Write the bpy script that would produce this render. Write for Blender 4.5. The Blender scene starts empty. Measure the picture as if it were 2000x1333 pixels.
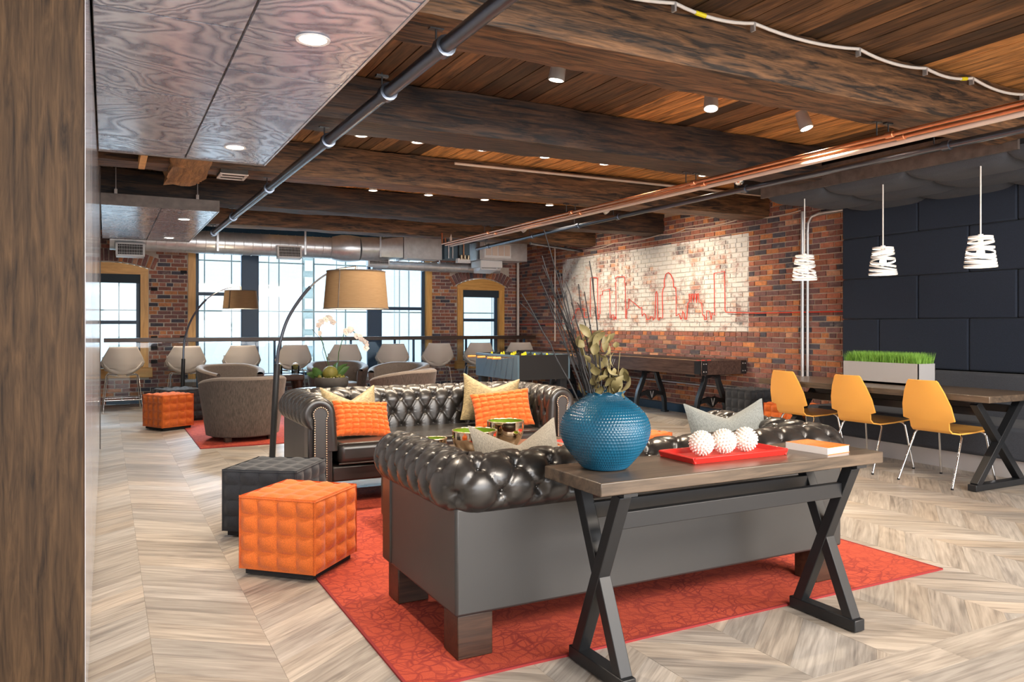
import bpy, math, random
import numpy as np
from mathutils import Vector, Matrix
random.seed(7)
PI = math.pi
SC = bpy.context.scene
COL = SC.collection

# ------------------------------------------------------------------ camera, world, lights, exposure
YAW = math.atan(793/1516)
cam_d = bpy.data.cameras.new('camera'); cam = bpy.data.objects.new('camera', cam_d); COL.objects.link(cam)
cam.location = (0, 0, 1.30); cam.rotation_euler = (PI/2, 0, -YAW)
cam_d.sensor_width = 36; cam_d.lens = 36*1516/2000; cam_d.shift_y = -29.5/2000; cam_d.clip_start = .05
SC.camera = cam
SC.view_settings.view_transform = 'Standard'; SC.view_settings.look = 'None'
SC.view_settings.gamma = 1; SC.view_settings.use_curve_mapping = False
SC.view_settings.exposure = 1.15

W = bpy.data.worlds.new('sky'); SC.world = W; W.use_nodes = True
bgn = W.node_tree.nodes['Background']; bgn.inputs[0].default_value = (.62, .84, 1, 1); bgn.inputs[1].default_value = 1.3

def lamp(kind, name, loc, energy, color=(1, .86, .68), size=.1, size_y=None, aim=None, spot=None, blend=.6):
    d = bpy.data.lights.new(name, kind); o = bpy.data.objects.new(name, d); COL.objects.link(o)
    o.location = loc; d.energy = energy; d.color = color
    if kind == 'AREA':
        d.size = size
        if size_y: d.shape = 'RECTANGLE'; d.size_y = size_y
    else: d.shadow_soft_size = size
    if kind == 'SPOT': d.spot_size = spot or 2.2; d.spot_blend = blend
    if aim is not None: o.rotation_euler = (Vector(aim)-Vector(loc)).to_track_quat('-Z', 'Y').to_euler()
    return o
# soft frontal fill added behind the camera; no window is built there
lamp('AREA', 'rear_fill', (3.0, -3.9, 1.7), 230, (.93, .96, 1), 8.5, 2.4, aim=(3.0, 3, 1.6))
# area lamp added outside, standing in for sky light through the tall windows
lamp('AREA', 'added_sky_fill', (3.4, 16.4, 4.5), 3600, (.62, .82, 1), 11, 2.4, aim=(3.4, 11.2, .3))
lamp('AREA', 'rear_overhead_fill', (2.2, -1.0, 2.95), 170, (1, .90, .78), 2.4, 1.6, aim=(2.6, 1.6, 0))  # overhead fill lamps added behind the camera to brighten the room
lamp('AREA', 'rear_overhead_fill', (5.0, -0.6, 2.95), 170, (1, .90, .78), 2.4, 1.6, aim=(4.8, 2.0, 0))

# ------------------------------------------------------------------ mesh helpers
class MB:
    def __init__(s): s.v = []; s.f = []; s.c = []; s.g = []; s.used = False
    def add(s, vs, fs, col=None, gr=None):
        n = len(s.v); s.v.extend([tuple(q) for q in vs]); s.f.extend([tuple(i+n for i in f) for f in fs])
        if col is not None: s.used = True
        c = col if col is not None else (1, 1, 1)
        s.c.extend([(c[0], c[1], c[2], 1)]*len(vs))
        s.g.extend([tuple(q) for q in gr] if gr is not None else [(0, 0, 0)]*len(vs))
        return s
    def box(s, c, d, R=None, col=None, gax=None):
        c = Vector(c); h = [x/2 for x in d]; vs = []; gr = []
        sd = (random.uniform(0, 50), random.uniform(0, 50), random.uniform(0, 50))
        for z in (-1, 1):
            for y in (-1, 1):
                for x in (-1, 1):
                    p = Vector((x*h[0], y*h[1], z*h[2]))
                    if gax is not None: gr.append(tuple(p[a]+sd[i] for i, a in enumerate(gax)))
                    vs.append(c+(R @ p if R else p))
        return s.add(vs, [(0, 2, 3, 1), (4, 5, 7, 6), (0, 1, 5, 4), (2, 6, 7, 3), (0, 4, 6, 2), (1, 3, 7, 5)], col, gr if gax is not None else None)
    def bar(s, p, q, w, h, up=(0, 0, 1)):
        p = Vector(p); q = Vector(q); d = q-p; z = d.normalized(); x = Vector(up).cross(z)
        if x.length < 1e-4: x = Vector((1, 0, 0))
        x.normalize(); y = z.cross(x)
        R = Matrix((x, y, z)).transposed()
        return s.box((p+q)/2, (w, h, d.length), R)
    def tube(s, pts, r, n=8, closed=False, cap=True):
        pts = [Vector(p) for p in pts]; m = len(pts)
        rs = r if isinstance(r, (list, tuple)) else [r]*m
        vs = []; t0 = (pts[1]-pts[0]).normalized()
        a = t0.orthogonal().normalized()
        for i, p in enumerate(pts):
            if closed: t = (pts[(i+1) % m]-pts[i-1])
            elif i == 0: t = pts[1]-p
            elif i == m-1: t = p-pts[i-1]
            else: t = (pts[i+1]-p).normalized()+(p-pts[i-1]).normalized()
            if t.length < 1e-7: t = t0
            t = t.normalized(); a = a-t*a.dot(t)
            a = a.normalized() if a.length > 1e-5 else t.orthogonal().normalized()
            b = t.cross(a)
            for k in range(n):
                w = 2*PI*k/n; vs.append(p+(a*math.cos(w)+b*math.sin(w))*rs[i])
        fs = []
        for i in range(m if closed else m-1):
            for k in range(n):
                j = (i+1) % m; l = (k+1) % n
                fs.append((i*n+k, i*n+l, j*n+l, j*n+k))
        if cap and not closed: fs += [tuple(range(n-1, -1, -1)), tuple(range((m-1)*n, m*n))]
        return s.add(vs, fs)
    def cyl(s, p, q, r, r2=None, n=20): return s.tube([p, q], [r, r if r2 is None else r2], n)
    def lathe(s, prof, n=32, c=(0, 0, 0), cap=True):
        vs = []; m = len(prof)
        for r, z in prof:
            for k in range(n):
                w = 2*PI*k/n; vs.append((c[0]+r*math.cos(w), c[1]+r*math.sin(w), c[2]+z))
        fs = [(i*n+k, i*n+(k+1) % n, (i+1)*n+(k+1) % n, (i+1)*n+k) for i in range(m-1) for k in range(n)]
        if cap: fs += [tuple(range(n-1, -1, -1)), tuple(range((m-1)*n, m*n))]
        return s.add(vs, fs)
    def grid(s, fn, nu, nv, closeu=False, flip=False):
        vs = [fn(i/(nu if closeu else nu-1), j/(nv-1)) for j in range(nv) for i in range(nu)]
        return s.arr(vs, nu, nv, closeu, flip)
    def arr(s, vs, nu, nv, closeu=False, flip=False):
        fs = []
        for j in range(nv-1):
            for i in range(nu if closeu else nu-1):
                k = (i+1) % nu
                q = (j*nu+i, j*nu+k, (j+1)*nu+k, (j+1)*nu+i)
                fs.append(q[::-1] if flip else q)
        return s.add(vs, fs)
    def prism(s, poly, M, t, col=None):
        n = len(poly); vs = [M @ Vector((x, y, 0)) for x, y in poly]+[M @ Vector((x, y, t)) for x, y in poly]
        fs = [tuple(range(n-1, -1, -1)), tuple(range(n, 2*n))]+[(i, (i+1) % n, n+(i+1) % n, n+i) for i in range(n)]
        return s.add(vs, fs, col)
    def ball(s, c, r, nu=12, nv=8, sc=(1, 1, 1)):
        c = Vector(c)
        vs = [c+Vector((0, 0, -r*sc[2]))]
        for j in range(1, nv):
            a = -PI/2+PI*j/nv
            vs += [c+Vector((r*sc[0]*math.cos(a)*math.cos(2*PI*i/nu), r*sc[1]*math.cos(a)*math.sin(2*PI*i/nu), r*sc[2]*math.sin(a))) for i in range(nu)]
        vs.append(c+Vector((0, 0, r*sc[2]))); L = len(vs)-1
        fs = [(0, 1+(i+1) % nu, 1+i) for i in range(nu)]+[(L, L-nu+i, L-nu+(i+1) % nu) for i in range(nu)]
        fs += [(1+j*nu+i, 1+j*nu+(i+1) % nu, 1+(j+1)*nu+(i+1) % nu, 1+(j+1)*nu+i) for j in range(nv-2) for i in range(nu)]
        return s.add(vs, fs)
    def mesh(s, name, mat, smooth=None):
        me = bpy.data.meshes.new(name); me.from_pydata(s.v, [], s.f)
        if s.used:
            a = me.color_attributes.new('Col', 'FLOAT_COLOR', 'POINT'); a.data.foreach_set('color', np.array(s.c, dtype=np.float32).ravel())
            g = me.attributes.new('gr', 'FLOAT_VECTOR', 'POINT'); g.data.foreach_set('vector', np.array(s.g, dtype=np.float32).ravel())
        me.materials.append(mat)
        if smooth is not None:
            me.shade_smooth()
            if smooth < 180: me.set_sharp_from_angle(angle=math.radians(smooth))
        return me
    def build(s, name, mat, parent=None, smooth=None, bevel=0, seg=2, label=None, cat=None, group=None, kind=None, loc=None, rz=0):
        o = bpy.data.objects.new(name, s.mesh(name, mat, smooth)); COL.objects.link(o)
        if parent is not None: o.parent = parent
        if loc is not None: o.location = loc
        if rz: o.rotation_euler.z = rz
        if bevel:
            m = o.modifiers.new('bevel', 'BEVEL'); m.width = bevel; m.segments = seg; m.limit_method = 'ANGLE'; m.angle_limit = .6
            if smooth is None: o.data.shade_smooth(); o.data.set_sharp_from_angle(angle=math.radians(35))
        if label: o['label'] = label
        if cat: o['category'] = cat
        if group: o['group'] = group
        if kind: o['kind'] = kind
        return o

def thing(name, label, cat, loc=(0, 0, 0), rz=0, group=None):
    o = bpy.data.objects.new(name, None); COL.objects.link(o); o.empty_display_size = .1
    o.location = loc; o.rotation_euler.z = rz; o['label'] = label; o['category'] = cat
    if group: o['group'] = group
    return o
def copy_tree(r, loc=None, rz=None, label=None, parent=None):
    c = r.copy(); COL.objects.link(c)
    if parent is not None: c.parent = parent
    if loc is not None: c.location = loc
    if rz is not None: c.rotation_euler.z = rz
    if label: c['label'] = label
    for k in KIDS(r): copy_tree(k, parent=c)
    return c
def KIDS(r): return [k for k in r.children]
def struct(mb, name, mat, parent=None, **k): return mb.build(name, mat, parent, kind='structure', **k)

# ------------------------------------------------------------------ materials
class NT:
    def __init__(s, name):
        s.m = bpy.data.materials.new(name); s.m.use_nodes = True; s.t = s.m.node_tree; s.b = s.t.nodes['Principled BSDF']
    def n(s, kind, **kw):
        x = s.t.nodes.new('ShaderNode'+kind)
        for k, v in kw.items(): setattr(x, k, v)
        return x
    def l(s, a, b): s.t.links.new(a, b)
    def put(s, sock, v):
        if isinstance(v, bpy.types.NodeSocket): s.l(v, sock)
        else:
            if isinstance(v, (tuple, list)) and len(v) == 3 and sock.type == 'RGBA': v = (*v, 1)
            sock.default_value = v
    def P(s, **kw):
        for k, v in kw.items(): s.put(s.b.inputs[k.replace('_', ' ')], v)
        return s
    def coord(s, which='Object', scale=(1, 1, 1), rot=(0, 0, 0)):
        if which == 'gr': o = s.n('Attribute', attribute_name='gr').outputs['Vector']
        elif which == 'pos': o = s.n('NewGeometry').outputs['Position']
        else: o = s.n('TexCoord').outputs[which]
        mp = s.n('Mapping'); s.l(o, mp.inputs[0]); mp.inputs['Scale'].default_value = scale; mp.inputs['Rotation'].default_value = rot
        return mp.outputs[0]
    def noise(s, vec, scale=5, detail=4, rough=.55, dist=0):
        x = s.n('TexNoise'); s.l(vec, x.inputs['Vector']); x.inputs['Scale'].default_value = scale; x.inputs['Detail'].default_value = detail
        x.inputs['Roughness'].default_value = rough; x.inputs['Distortion'].default_value = dist
        return x.outputs[0]
    def ramp(s, fac, stops, interp='LINEAR'):
        x = s.n('ValToRGB'); s.l(fac, x.inputs[0]); e = x.color_ramp.elements; x.color_ramp.interpolation = interp
        while len(e) < len(stops): e.new(.5)
        for i, (p, c) in enumerate(stops):
            e[i].position = p; e[i].color = (*(c if isinstance(c, (tuple, list)) else (c, c, c)), 1)
        return x.outputs[0]
    def math(s, op, a, b=0., c=None):
        x = s.n('Math', operation=op); s.put(x.inputs[0], a); s.put(x.inputs[1], b)
        if c is not None: s.put(x.inputs[2], c)
        return x.outputs[0]
    def mix(s, fac, a, b, mode='MIX'):
        x = s.n('Mix', data_type='RGBA', blend_type=mode); s.put(x.inputs[0], fac); s.put(x.inputs[6], a); s.put(x.inputs[7], b)
        return x.outputs[2]
    def bump(s, h, strength=.3, dist=.01):
        x = s.n('Bump'); s.l(h, x.inputs['Height']); x.inputs['Strength'].default_value = strength; x.inputs['Distance'].default_value = dist
        s.l(x.outputs[0], s.b.inputs['Normal']); return s
    def sep(s, v):
        x = s.n('SeparateXYZ'); s.l(v, x.inputs[0]); return x.outputs

def plain(name, col, rough=.5, metal=0, var=0, vs=6, bump=0, bs=80, which='Object', **kw):
    t = NT(name); c = col
    if var:
        f = t.noise(t.coord(which), vs, 3)
        c = t.ramp(f, [(.3, tuple(x*(1-var) for x in col)), (.7, tuple(min(1, x*(1+var)) for x in col))])
    t.P(Base_Color=c, Roughness=rough, Metallic=metal, **kw)
    if bump: t.bump(t.noise(t.coord(which), bs, 3), bump, .004)
    return t.m
def wood(name, dark, light, axis=0, rough=.45, scale=1., which='Object', contrast=(.35, .7), bump=.25, tint=None, spec=.5):
    t = NT(name); s = [9*scale]*3; s[axis] = .9*scale; v = t.coord(which, tuple(s))
    f = t.noise(v, 2.2, 5, .6, .9)
    s2 = [70*scale]*3; s2[axis] = 2.5*scale; g = t.noise(t.coord(which, tuple(s2)), 1.5, 3, .6)
    k = t.math('ADD', t.math('MULTIPLY', f, .72), t.math('MULTIPLY', g, .28))
    c = t.ramp(k, [(contrast[0], dark), (contrast[1], light)])
    if tint is not None:
        c = t.mix(1., c, t.n('Attribute', attribute_name='Col').outputs['Color'], 'MULTIPLY')
    t.P(Base_Color=c, Roughness=rough); t.b.inputs['Specular IOR Level'].default_value = spec
    t.bump(k, bump, .006); return t.m
def glow(name, col, power):
    t = NT(name); t.P(Base_Color=(1, 1, 1), Emission_Color=col, Emission_Strength=power); return t.m
def fabric(name, col, var=.25, scale=160, rough=.9, stretch=(1, 1, 1), bump=.3, sheen=.15):
    t = NT(name); f = t.noise(t.coord('Object', stretch), scale, 2, .6)
    c = t.ramp(f, [(.3, tuple(x*(1-var) for x in col)), (.7, tuple(min(1, x*(1+var)) for x in col))])
    t.P(Base_Color=c, Roughness=rough); t.b.inputs['Sheen Weight'].default_value = sheen
    t.bump(f, bump, .003); return t.m

M = {}
# floor planks: Col tint x oak grain along gr.x
def floor_mat():
    t = NT('oak_vinyl'); v = t.coord('gr', (.7, 11, 1)); f = t.noise(v, 1.6, 6, .62, 1.2)
    g = t.noise(t.coord('gr', (3, 75, 1)), 1.3, 3, .6)
    cath = t.math('SINE', t.math('MULTIPLY', t.noise(t.coord('gr', (.7, 5, 1)), 1.5, 2, .5, .4), 42.))
    k = t.math('ADD', t.math('ADD', t.math('MULTIPLY', f, .62), t.math('MULTIPLY', g, .33)), t.math('MULTIPLY', cath, .035))
    c = t.ramp(k, [(.30, (.20, .176, .155)), (.45, (.355, .315, .272)), (.62, (.51, .46, .402))])
    c = t.mix(1., c, t.n('Attribute', attribute_name='Col').outputs['Color'], 'MULTIPLY')
    t.P(Base_Color=c, Roughness=.42); t.bump(k, .12, .003); return t.m
M['floor'] = floor_mat()
def brick_mat(mural=False, name='brick'):
    t = NT(name); v = t.coord('gr', (1, 1, 1))
    n = t.noise(v, 28, 4, .65); b = t.noise(v, 7, 3)
    c = t.mix(1., t.n('Attribute', attribute_name='Col').outputs['Color'], t.ramp(n, [(.25, .55), (.75, 1.25)]), 'MULTIPLY')
    c = t.mix(t.ramp(b, [(.62, 0), (.75, .35)]), c, (.5, .42, .36))
    if mural:
        p = t.coord('pos'); s = t.sep(p)
        def band(x, lo, hi): return t.math('MULTIPLY', t.math('GREATER_THAN', x, lo), t.math('LESS_THAN', x, hi))
        m = t.math('MULTIPLY', band(s[1], 7.80, 12.62), band(s[2], 1.225, 2.555))
        w = t.ramp(t.math('ADD', t.math('MULTIPLY', t.noise(p, 2.4, 5, .68), .75), t.math('MULTIPLY', t.noise(p, 17, 4, .7), .25)), [(.42, .15), (.52, 1)])
        c = t.mix(t.math('MULTIPLY', m, w), c, t.mix(t.noise(p, 30, 3), (.83, .84, .85), (.60, .60, .59)))
    t.P(Base_Color=c, Roughness=.85); t.bump(n, .5, .006); return t.m
M['brick_r'] = brick_mat(True, 'brick_right'); M['brick_f'] = brick_mat(False, 'brick_far')
def mortar_mat():
    t = NT('mortar'); p = t.coord('pos'); s = t.sep(p)
    def band(x, lo, hi): return t.math('MULTIPLY', t.math('GREATER_THAN', x, lo), t.math('LESS_THAN', x, hi))
    m = t.math('MULTIPLY', t.math('MULTIPLY', band(s[1], 7.80, 12.62), band(s[2], 1.225, 2.555)), t.math('GREATER_THAN', s[0], 7.5))
    c = t.mix(t.noise(p, 20, 4), (.50, .42, .34), (.68, .59, .50)); c = t.mix(t.math('MULTIPLY', m, .80), c, (.70, .69, .67))
    t.P(Base_Color=c, Roughness=.95); t.bump(t.noise(p, 60, 3), .4, .006); return t.m
M['mortar'] = mortar_mat()
M['ceil'] = wood('ceiling_plank_wood', (.16, .16, .16), (1.15, 1.1, 1.05), 0, .62, 1.0, 'gr', (.36, .66), .5, tint=True)
M['beam'] = wood('old_beam_wood', (.014, .009, .006), (.25, .122, .052), 0, .6, 1.2, 'Object', (.40, .66), .9)
M['beam_unlit'] = wood('old_unlit_beam_wood', (.004, .004, .006), (.12, .056, .025), 0, .6, 1.2, 'Object', (.42, .72), .9)  # same beam wood, darkened in colour to look unlit
M['hewn'] = wood('rough_hewn_wood', (.10, .045, .015), (.55, .28, .10), 1, .7, 1.1, 'Object', (.3, .7), 1.)
M['column'] = wood('dark_oak_veneer', (.016, .009, .005), (.088, .050, .024), 2, .6, 2.2, 'Object', (.34, .66), .15, spec=.25)
def panel_mat():
    t = NT('figured_silver_sky_tint'); v = t.coord('gr', (1, 1, 1)); a = t.math('ADD', t.noise(v, 1.25, 3, .5, .6), t.math('MULTIPLY', t.noise(v, 26, 3), .016))
    w = t.math('SINE', t.math('MULTIPLY', a, 135.)); f = t.noise(v, 60, 3)
    k = t.math('ADD', t.math('MULTIPLY', w, .5), .5)
    c = t.mix(k, (.33, .36, .46), (.80, .86, .98))  # bluish daylight reflection put into both grain tones
    t.P(Base_Color=c, Roughness=t.ramp(k, [(0, .28), (1, .20)]), Metallic=.5); t.b.inputs['Specular IOR Level'].default_value = .8
    t.bump(k, .05, .003); return t.m
M['panel'] = panel_mat()
M['fascia'] = plain('bronze_fascia', (.10, .08, .072), .5, var=.3, vs=14)
M['fascia_pale'] = plain('taupe_fascia', (.17, .14, .125), .5, var=.2, vs=14)
M['black'] = plain('black_paint', (.008, .008, .010), .8)
M['navy_wall'] = plain('dark_blue_paint', (.012, .05, .085), .7)
M['steel'] = plain('black_steel', (.010, .0115, .014), .42, 0.0)
M['satin'] = plain('satin_lamp_metal', (.55, .55, .56), .35, .4)
M['chrome'] = plain('chrome', (.75, .76, .78), .14, 1.)
M['galv'] = plain('galvanised_steel', (.66, .68, .71), .32, .65, var=.12, vs=9)
M['pipe'] = plain('blued_steel_pipe', (.13, .15, .19), .28, .9)
M['copper'] = plain('copper', (.78, .36, .20), .3, 1., var=.15)
M['whitepipe'] = plain('pale_pipe_lagging', (.72, .62, .55), .5, .2)
M['white'] = plain('white_enamel', (.78, .79, .8), .4)
M['offwhite'] = plain('pale_plaster', (.62, .60, .56), .8)
M['frame'] = plain('slate_blue_frame', (.022, .060, .115), .45)
M['golden'] = wood('golden_window_wood', (.62, .27, .055), (.95, .53, .15), 2, .45, 1.0, 'Object', (.3, .7), .1)
M['golden_h'] = wood('golden_sill_wood', (.62, .27, .055), (.95, .53, .15), 0, .45, 1.0, 'Object', (.3, .7), .1)
M['blind'] = plain('roller_blind_fabric', (.035, .05, .065), .8)
def leather(name, col, r0=.27, r1=.34):
    t = NT(name); v = t.coord('Object'); n = t.noise(v, 190, 3); b = t.noise(v, 3, 2)
    t.P(Base_Color=t.mix(b, tuple(x*.85 for x in col), tuple(x*1.15 for x in col)), Roughness=t.ramp(b, [(.3, r0), (.7, r1)]))
    t.b.inputs['Specular IOR Level'].default_value = .75
    t.bump(n, .06, .001); return t.m
M['leather'] = leather('black_leather', (.020, .018, .017))
M['leather_s'] = leather('charcoal_leather', (.026, .0255, .0255), .45, .5)
M['brass'] = plain('antique_brass', (.65, .55, .40), .3, 1.)
M['darkwood'] = wood('walnut_stained_wood', (.010, .006, .004), (.075, .035, .020), 0, .4, 1.4, 'Object', (.3, .75), .1)
M['table'] = wood('smoked_oak_top', (.030, .024, .019), (.16, .115, .080), 0, .30, 1.3, 'Object', (.32, .72), .1, spec=.6)
M['table_y'] = wood('smoked_oak_top_y', (.05, .036, .026), (.25, .17, .11), 1, .35, 1.3, 'Object', (.32, .72), .1)
M['orange_felt'] = fabric('orange_felt', (.62, .135, .018), .22, 220)
M['navy_felt'] = fabric('navy_felt', (.016, .020, .028), .3, 220)
M['pad_felt'] = fabric('midnight_felt', (.010, .017, .034), .35, 260, sheen=.03)
M['grey_felt'] = fabric('grey_felt', (.046, .052, .066), .35, 260, sheen=.03)
M['tub'] = fabric('striped_taupe_fabric', (.080, .063, .053), .5, 30, .85, (5, 5, .25))
M['tub_in'] = fabric('taupe_fabric', (.17, .138, .115), .3, 60, .85, (5, 5, .6))
M['linen'] = fabric('grey_linen', (.27, .245, .20), .3, 90, .9, (3, 3, 1))
M['linen_b'] = fabric('blue_grey_linen', (.20, .215, .205), .3, 90, .9, (3, 3, 1))
M['gold'] = fabric('champagne_fabric', (.28, .215, .105), .5, 45, .55, (1, 1, 4))
M['woven'] = fabric('orange_wool', (.78, .14, .02), .2, 150)
def rug_mat():
    t = NT('red_crackle_carpet'); v = t.coord('pos')
    dn = t.n('TexNoise'); t.l(v, dn.inputs['Vector']); dn.inputs['Scale'].default_value = 3.2; dn.inputs['Detail'].default_value = 3
    w = t.n('VectorMath', operation='MULTIPLY_ADD'); t.l(dn.outputs['Color'], w.inputs[0]); w.inputs[1].default_value = (.22, .22, 0); t.l(v, w.inputs[2])
    ks = []
    for sc, rot, th in (((9, 20, 1), .30, .05), ((21, 8, 1), -.25, .05), ((14, 15, 1), .8, .04)):
        mp = t.n('Mapping'); t.l(w.outputs[0], mp.inputs[0]); mp.inputs['Scale'].default_value = sc; mp.inputs['Rotation'].default_value = (0, 0, rot)
        x = t.n('TexVoronoi', feature='DISTANCE_TO_EDGE'); t.l(mp.outputs[0], x.inputs['Vector']); x.inputs['Scale'].default_value = 1.
        ks.append(t.ramp(x.outputs['Distance'], [(th*.4, 1), (th*1.6, 0)]))
    k = t.math('MULTIPLY', t.math('MAXIMUM', ks[0], t.math('MULTIPLY', ks[1], .8)), t.ramp(t.noise(v, 2.2, 3), [(.3, .35), (.6, 1)]))
    g = t.noise(v, 230, 2)
    c = t.mix(k, t.mix(g, (.33, .038, .018), (.55, .083, .035)), (.24, .020, .014))
    t.P(Base_Color=c, Roughness=.95); t.bump(g, .5, .004); return t.m
M['rug'] = rug_mat()
M['rug_edge'] = plain('red_binding', (.26, .022, .022), .9)
M['yellow'] = plain('amber_lacquer', (.82, .40, .075), .35)
M['vase'] = plain('teal_glaze', (.007, .080, .150), .16, var=.35, vs=5)
M['red'] = plain('red_lacquer', (.68, .028, .022), .3)
M['coral'] = plain('white_resin', (.86, .80, .74), .5)
M['paper'] = plain('white_paper', (.80, .78, .76), .7)
M['cover'] = plain('orange_cover', (.85, .22, .03), .35)
M['twig'] = plain('dark_twig_bark', (.015, .014, .016), .7)
def leafm(name, a, b):
    t = NT(name); t.P(Base_Color=t.mix(t.noise(t.coord('Object'), 25, 3), a, b), Roughness=.6); t.b.inputs['Subsurface Weight'].default_value = 0; return t.m
M['dryleaf'] = leafm('dried_olive_leaf', (.10, .085, .030), (.30, .25, .11))
M['green'] = leafm('green_leaf', (.02, .06, .010), (.06, .15, .03))
M['grass'] = leafm('wheatgrass', (.08, .26, .02), (.32, .58, .09))
M['moss'] = leafm('moss', (.06, .065, .008), (.22, .20, .03))
M['petal'] = plain('white_petal', (.85, .80, .74), .5)
M['stone'] = plain('dark_stone', (.055, .052, .048), .7, var=.3)
M['shade'] = None
def shade_mat():
    t = NT('linen_lampshade'); f = t.noise(t.coord('Object', (1, 1, 12)), 14, 3)
    c = t.mix(f, (.24, .145, .07), (.36, .235, .12)); t.P(Base_Color=c, Roughness=.85)
    t.b.inputs['Transmission Weight'].default_value = .0
    tr = t.n('BsdfTranslucent'); t.l(c, tr.inputs[0]); mx = t.n('MixShader'); mx.inputs[0].default_value = .35
    out = t.t.nodes['Material Output']; t.l(t.b.outputs[0], mx.inputs[1]); t.l(tr.outputs[0], mx.inputs[2]); t.l(mx.outputs[0], out.inputs[0])
    return t.m
M['shade'] = shade_mat()
M['liner'] = plain('white_shade_liner', (.85, .82, .76), .8)
M['shell'] = plain('warm_white_shell', (.62, .56, .50), .35)
M['alu'] = plain('brushed_planter_metal', (.56, .56, .58), .38, .35)
M['rope'] = plain('white_cord', (.75, .73, .7), .6)
M['neon'] = plain('red_tube', (.72, .055, .03), .4)
def glass_mat():
    t = NT('window_glass'); g = t.n('BsdfGlossy'); g.inputs['Roughness'].default_value = .02; tr = t.n('BsdfTransparent')
    tr.inputs[0].default_value = (.95, .98, 1, 1); fr = t.n('Fresnel'); fr.inputs[0].default_value = 1.45
    mx = t.n('MixShader'); t.l(fr.outputs[0], mx.inputs[0]); t.l(tr.outputs[0], mx.inputs[1]); t.l(g.outputs[0], mx.inputs[2])
    t.l(mx.outputs[0], t.t.nodes['Material Output'].inputs[0]); return t.m
M['glass'] = glass_mat()
def granite(name, a, b):
    t = NT(name); p = t.coord('pos'); c = t.mix(t.noise(p, 26, 4, .8), a, b); t.P(Base_Color=c, Roughness=.7); return t.m
M['granite'] = granite('pale_granite', (.48, .47, .45), (.66, .65, .63)); M['granite_d'] = granite('grey_green_granite', (.22, .24, .22), (.46, .49, .46))
M['bulb'] = glow('warm_bulb', (1, .84, .62), 7); M['disc'] = glow('downlight_lens', (1, .88, .70), 9)
M['mirror_bowl'] = plain('bronze_mirror_glaze', (.62, .52, .40), .07, 1., var=.5, vs=3)
M['lime'] = plain('lime_glaze', (.15, .25, .015), .3)
M['laminate'] = plain('grey_blue_gloss_laminate', (.52, .54, .60), .12, var=.15)
M['blue_gloss'] = plain('blue_grey_gloss', (.09, .15, .20), .3)  # also carries the blue light on the foosball sides as colour
M['play'] = plain('foosball_field', (.20, .45, .12), .6)
M['lacquer_wood'] = wood('lacquered_dark_wood', (.030, .020, .020), (.12, .075, .06), 1, .22, 1.2, 'Object', (.3, .75), .05)
M['maple'] = wood('maple_playfield', (.55, .36, .18), (.80, .60, .36), 1, .25, 1.2)
M['tape'] = plain('yellow_tape', (.85, .75, .02), .5)

# ================================================================== THE ROOM
XR, YF, ZC = 7.70, 14.40, 3.04                                     # right wall, far wall, ceiling
# ---- floor: slab, chevron planks, straight border planks
fl = struct(MB().box((2.85, 5.2, -.06), (9.9, 18.6, .10)), 'floor', M['mortar'])
def clip(poly, axis, lim, keep_less):
    out = []
    for i, p in enumerate(poly):
        q = poly[(i+1) % len(poly)]
        a = (p[axis] <= lim) == keep_less or p[axis] == lim; b = (q[axis] <= lim) == keep_less or q[axis] == lim
        if a: out.append(p)
        if a != b:
            k = (lim-p[axis])/(q[axis]-p[axis]); out.append(tuple(p[j]+(q[j]-p[j])*k for j in (0, 1)))
    return out
planks = []
CW, P0, PITCH, SL = .4305, .163, .185, .74
for k in range(-5, 18):
    x0 = P0+CW*k; x1 = x0+CW; sg = -SL if k % 2 == 0 else SL
    xm = (x0+x1)/2
    for j in range(-8, 90):
        yb = 1.0+PITCH*j; g = .0004
        lo = yb-(sg*CW/2 if k % 2 == 0 else sg*CW/2)
        y0 = yb-sg*CW/2; y1 = yb+sg*CW/2
        poly = [(x0+g, y0+g), (x1-g, y1+g), (x1-g, y1+PITCH-g), (x0+g, y0+PITCH-g)]
        poly = clip(poly, 1, 2.022, False)
        if len(poly) >= 3: poly = clip(poly, 1, YF-.02, True)
        if len(poly) >= 3: poly = clip(poly, 0, XR-.01, True)
        if len(poly) >= 3: poly = clip(poly, 0, -1.95, False)
        if len(poly) >= 3: planks.append((poly, math.atan(sg), (xm, yb+PITCH/2)))
for r in range(9):
    y1 = 2.02-.168*r; y0 = y1-.166; x = -1.9-.37*(r % 3)
    while x < XR:
        x1 = x+1.22; a, b = max(x, -1.95), min(x1-.0015, XR-.01)
        if b > a: planks.append(([(a, y0), (b, y0), (b, y1), (a, y1)], 0, ((a+b)/2, (y0+y1)/2)))
        x = x1
def plank_into(mb, p):
    poly, ang, c = p; n = len(poly); dz = random.uniform(-.0006, .0002)
    b = random.uniform(.80, 1.10); w = random.uniform(-.05, .03); col = (b*(1+w), b, b*(1-w*1.3))
    ca, sa = math.cos(ang), math.sin(ang); sd = (random.uniform(0, 60), random.uniform(0, 60), random.uniform(0, 9))
    v = []; g = []
    for z in (-.012, dz):
        for q in poly:
            v.append((q[0], q[1], z)); dx, dy = q[0]-c[0], q[1]-c[1]
            g.append((dx*ca+dy*sa+sd[0], -dx*sa+dy*ca+sd[1], sd[2]))
    mb.add(v, [tuple(range(n, 2*n))]+[(i, (i+1) % n, n+(i+1) % n, n+i) for i in range(n)], col, g)
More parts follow.
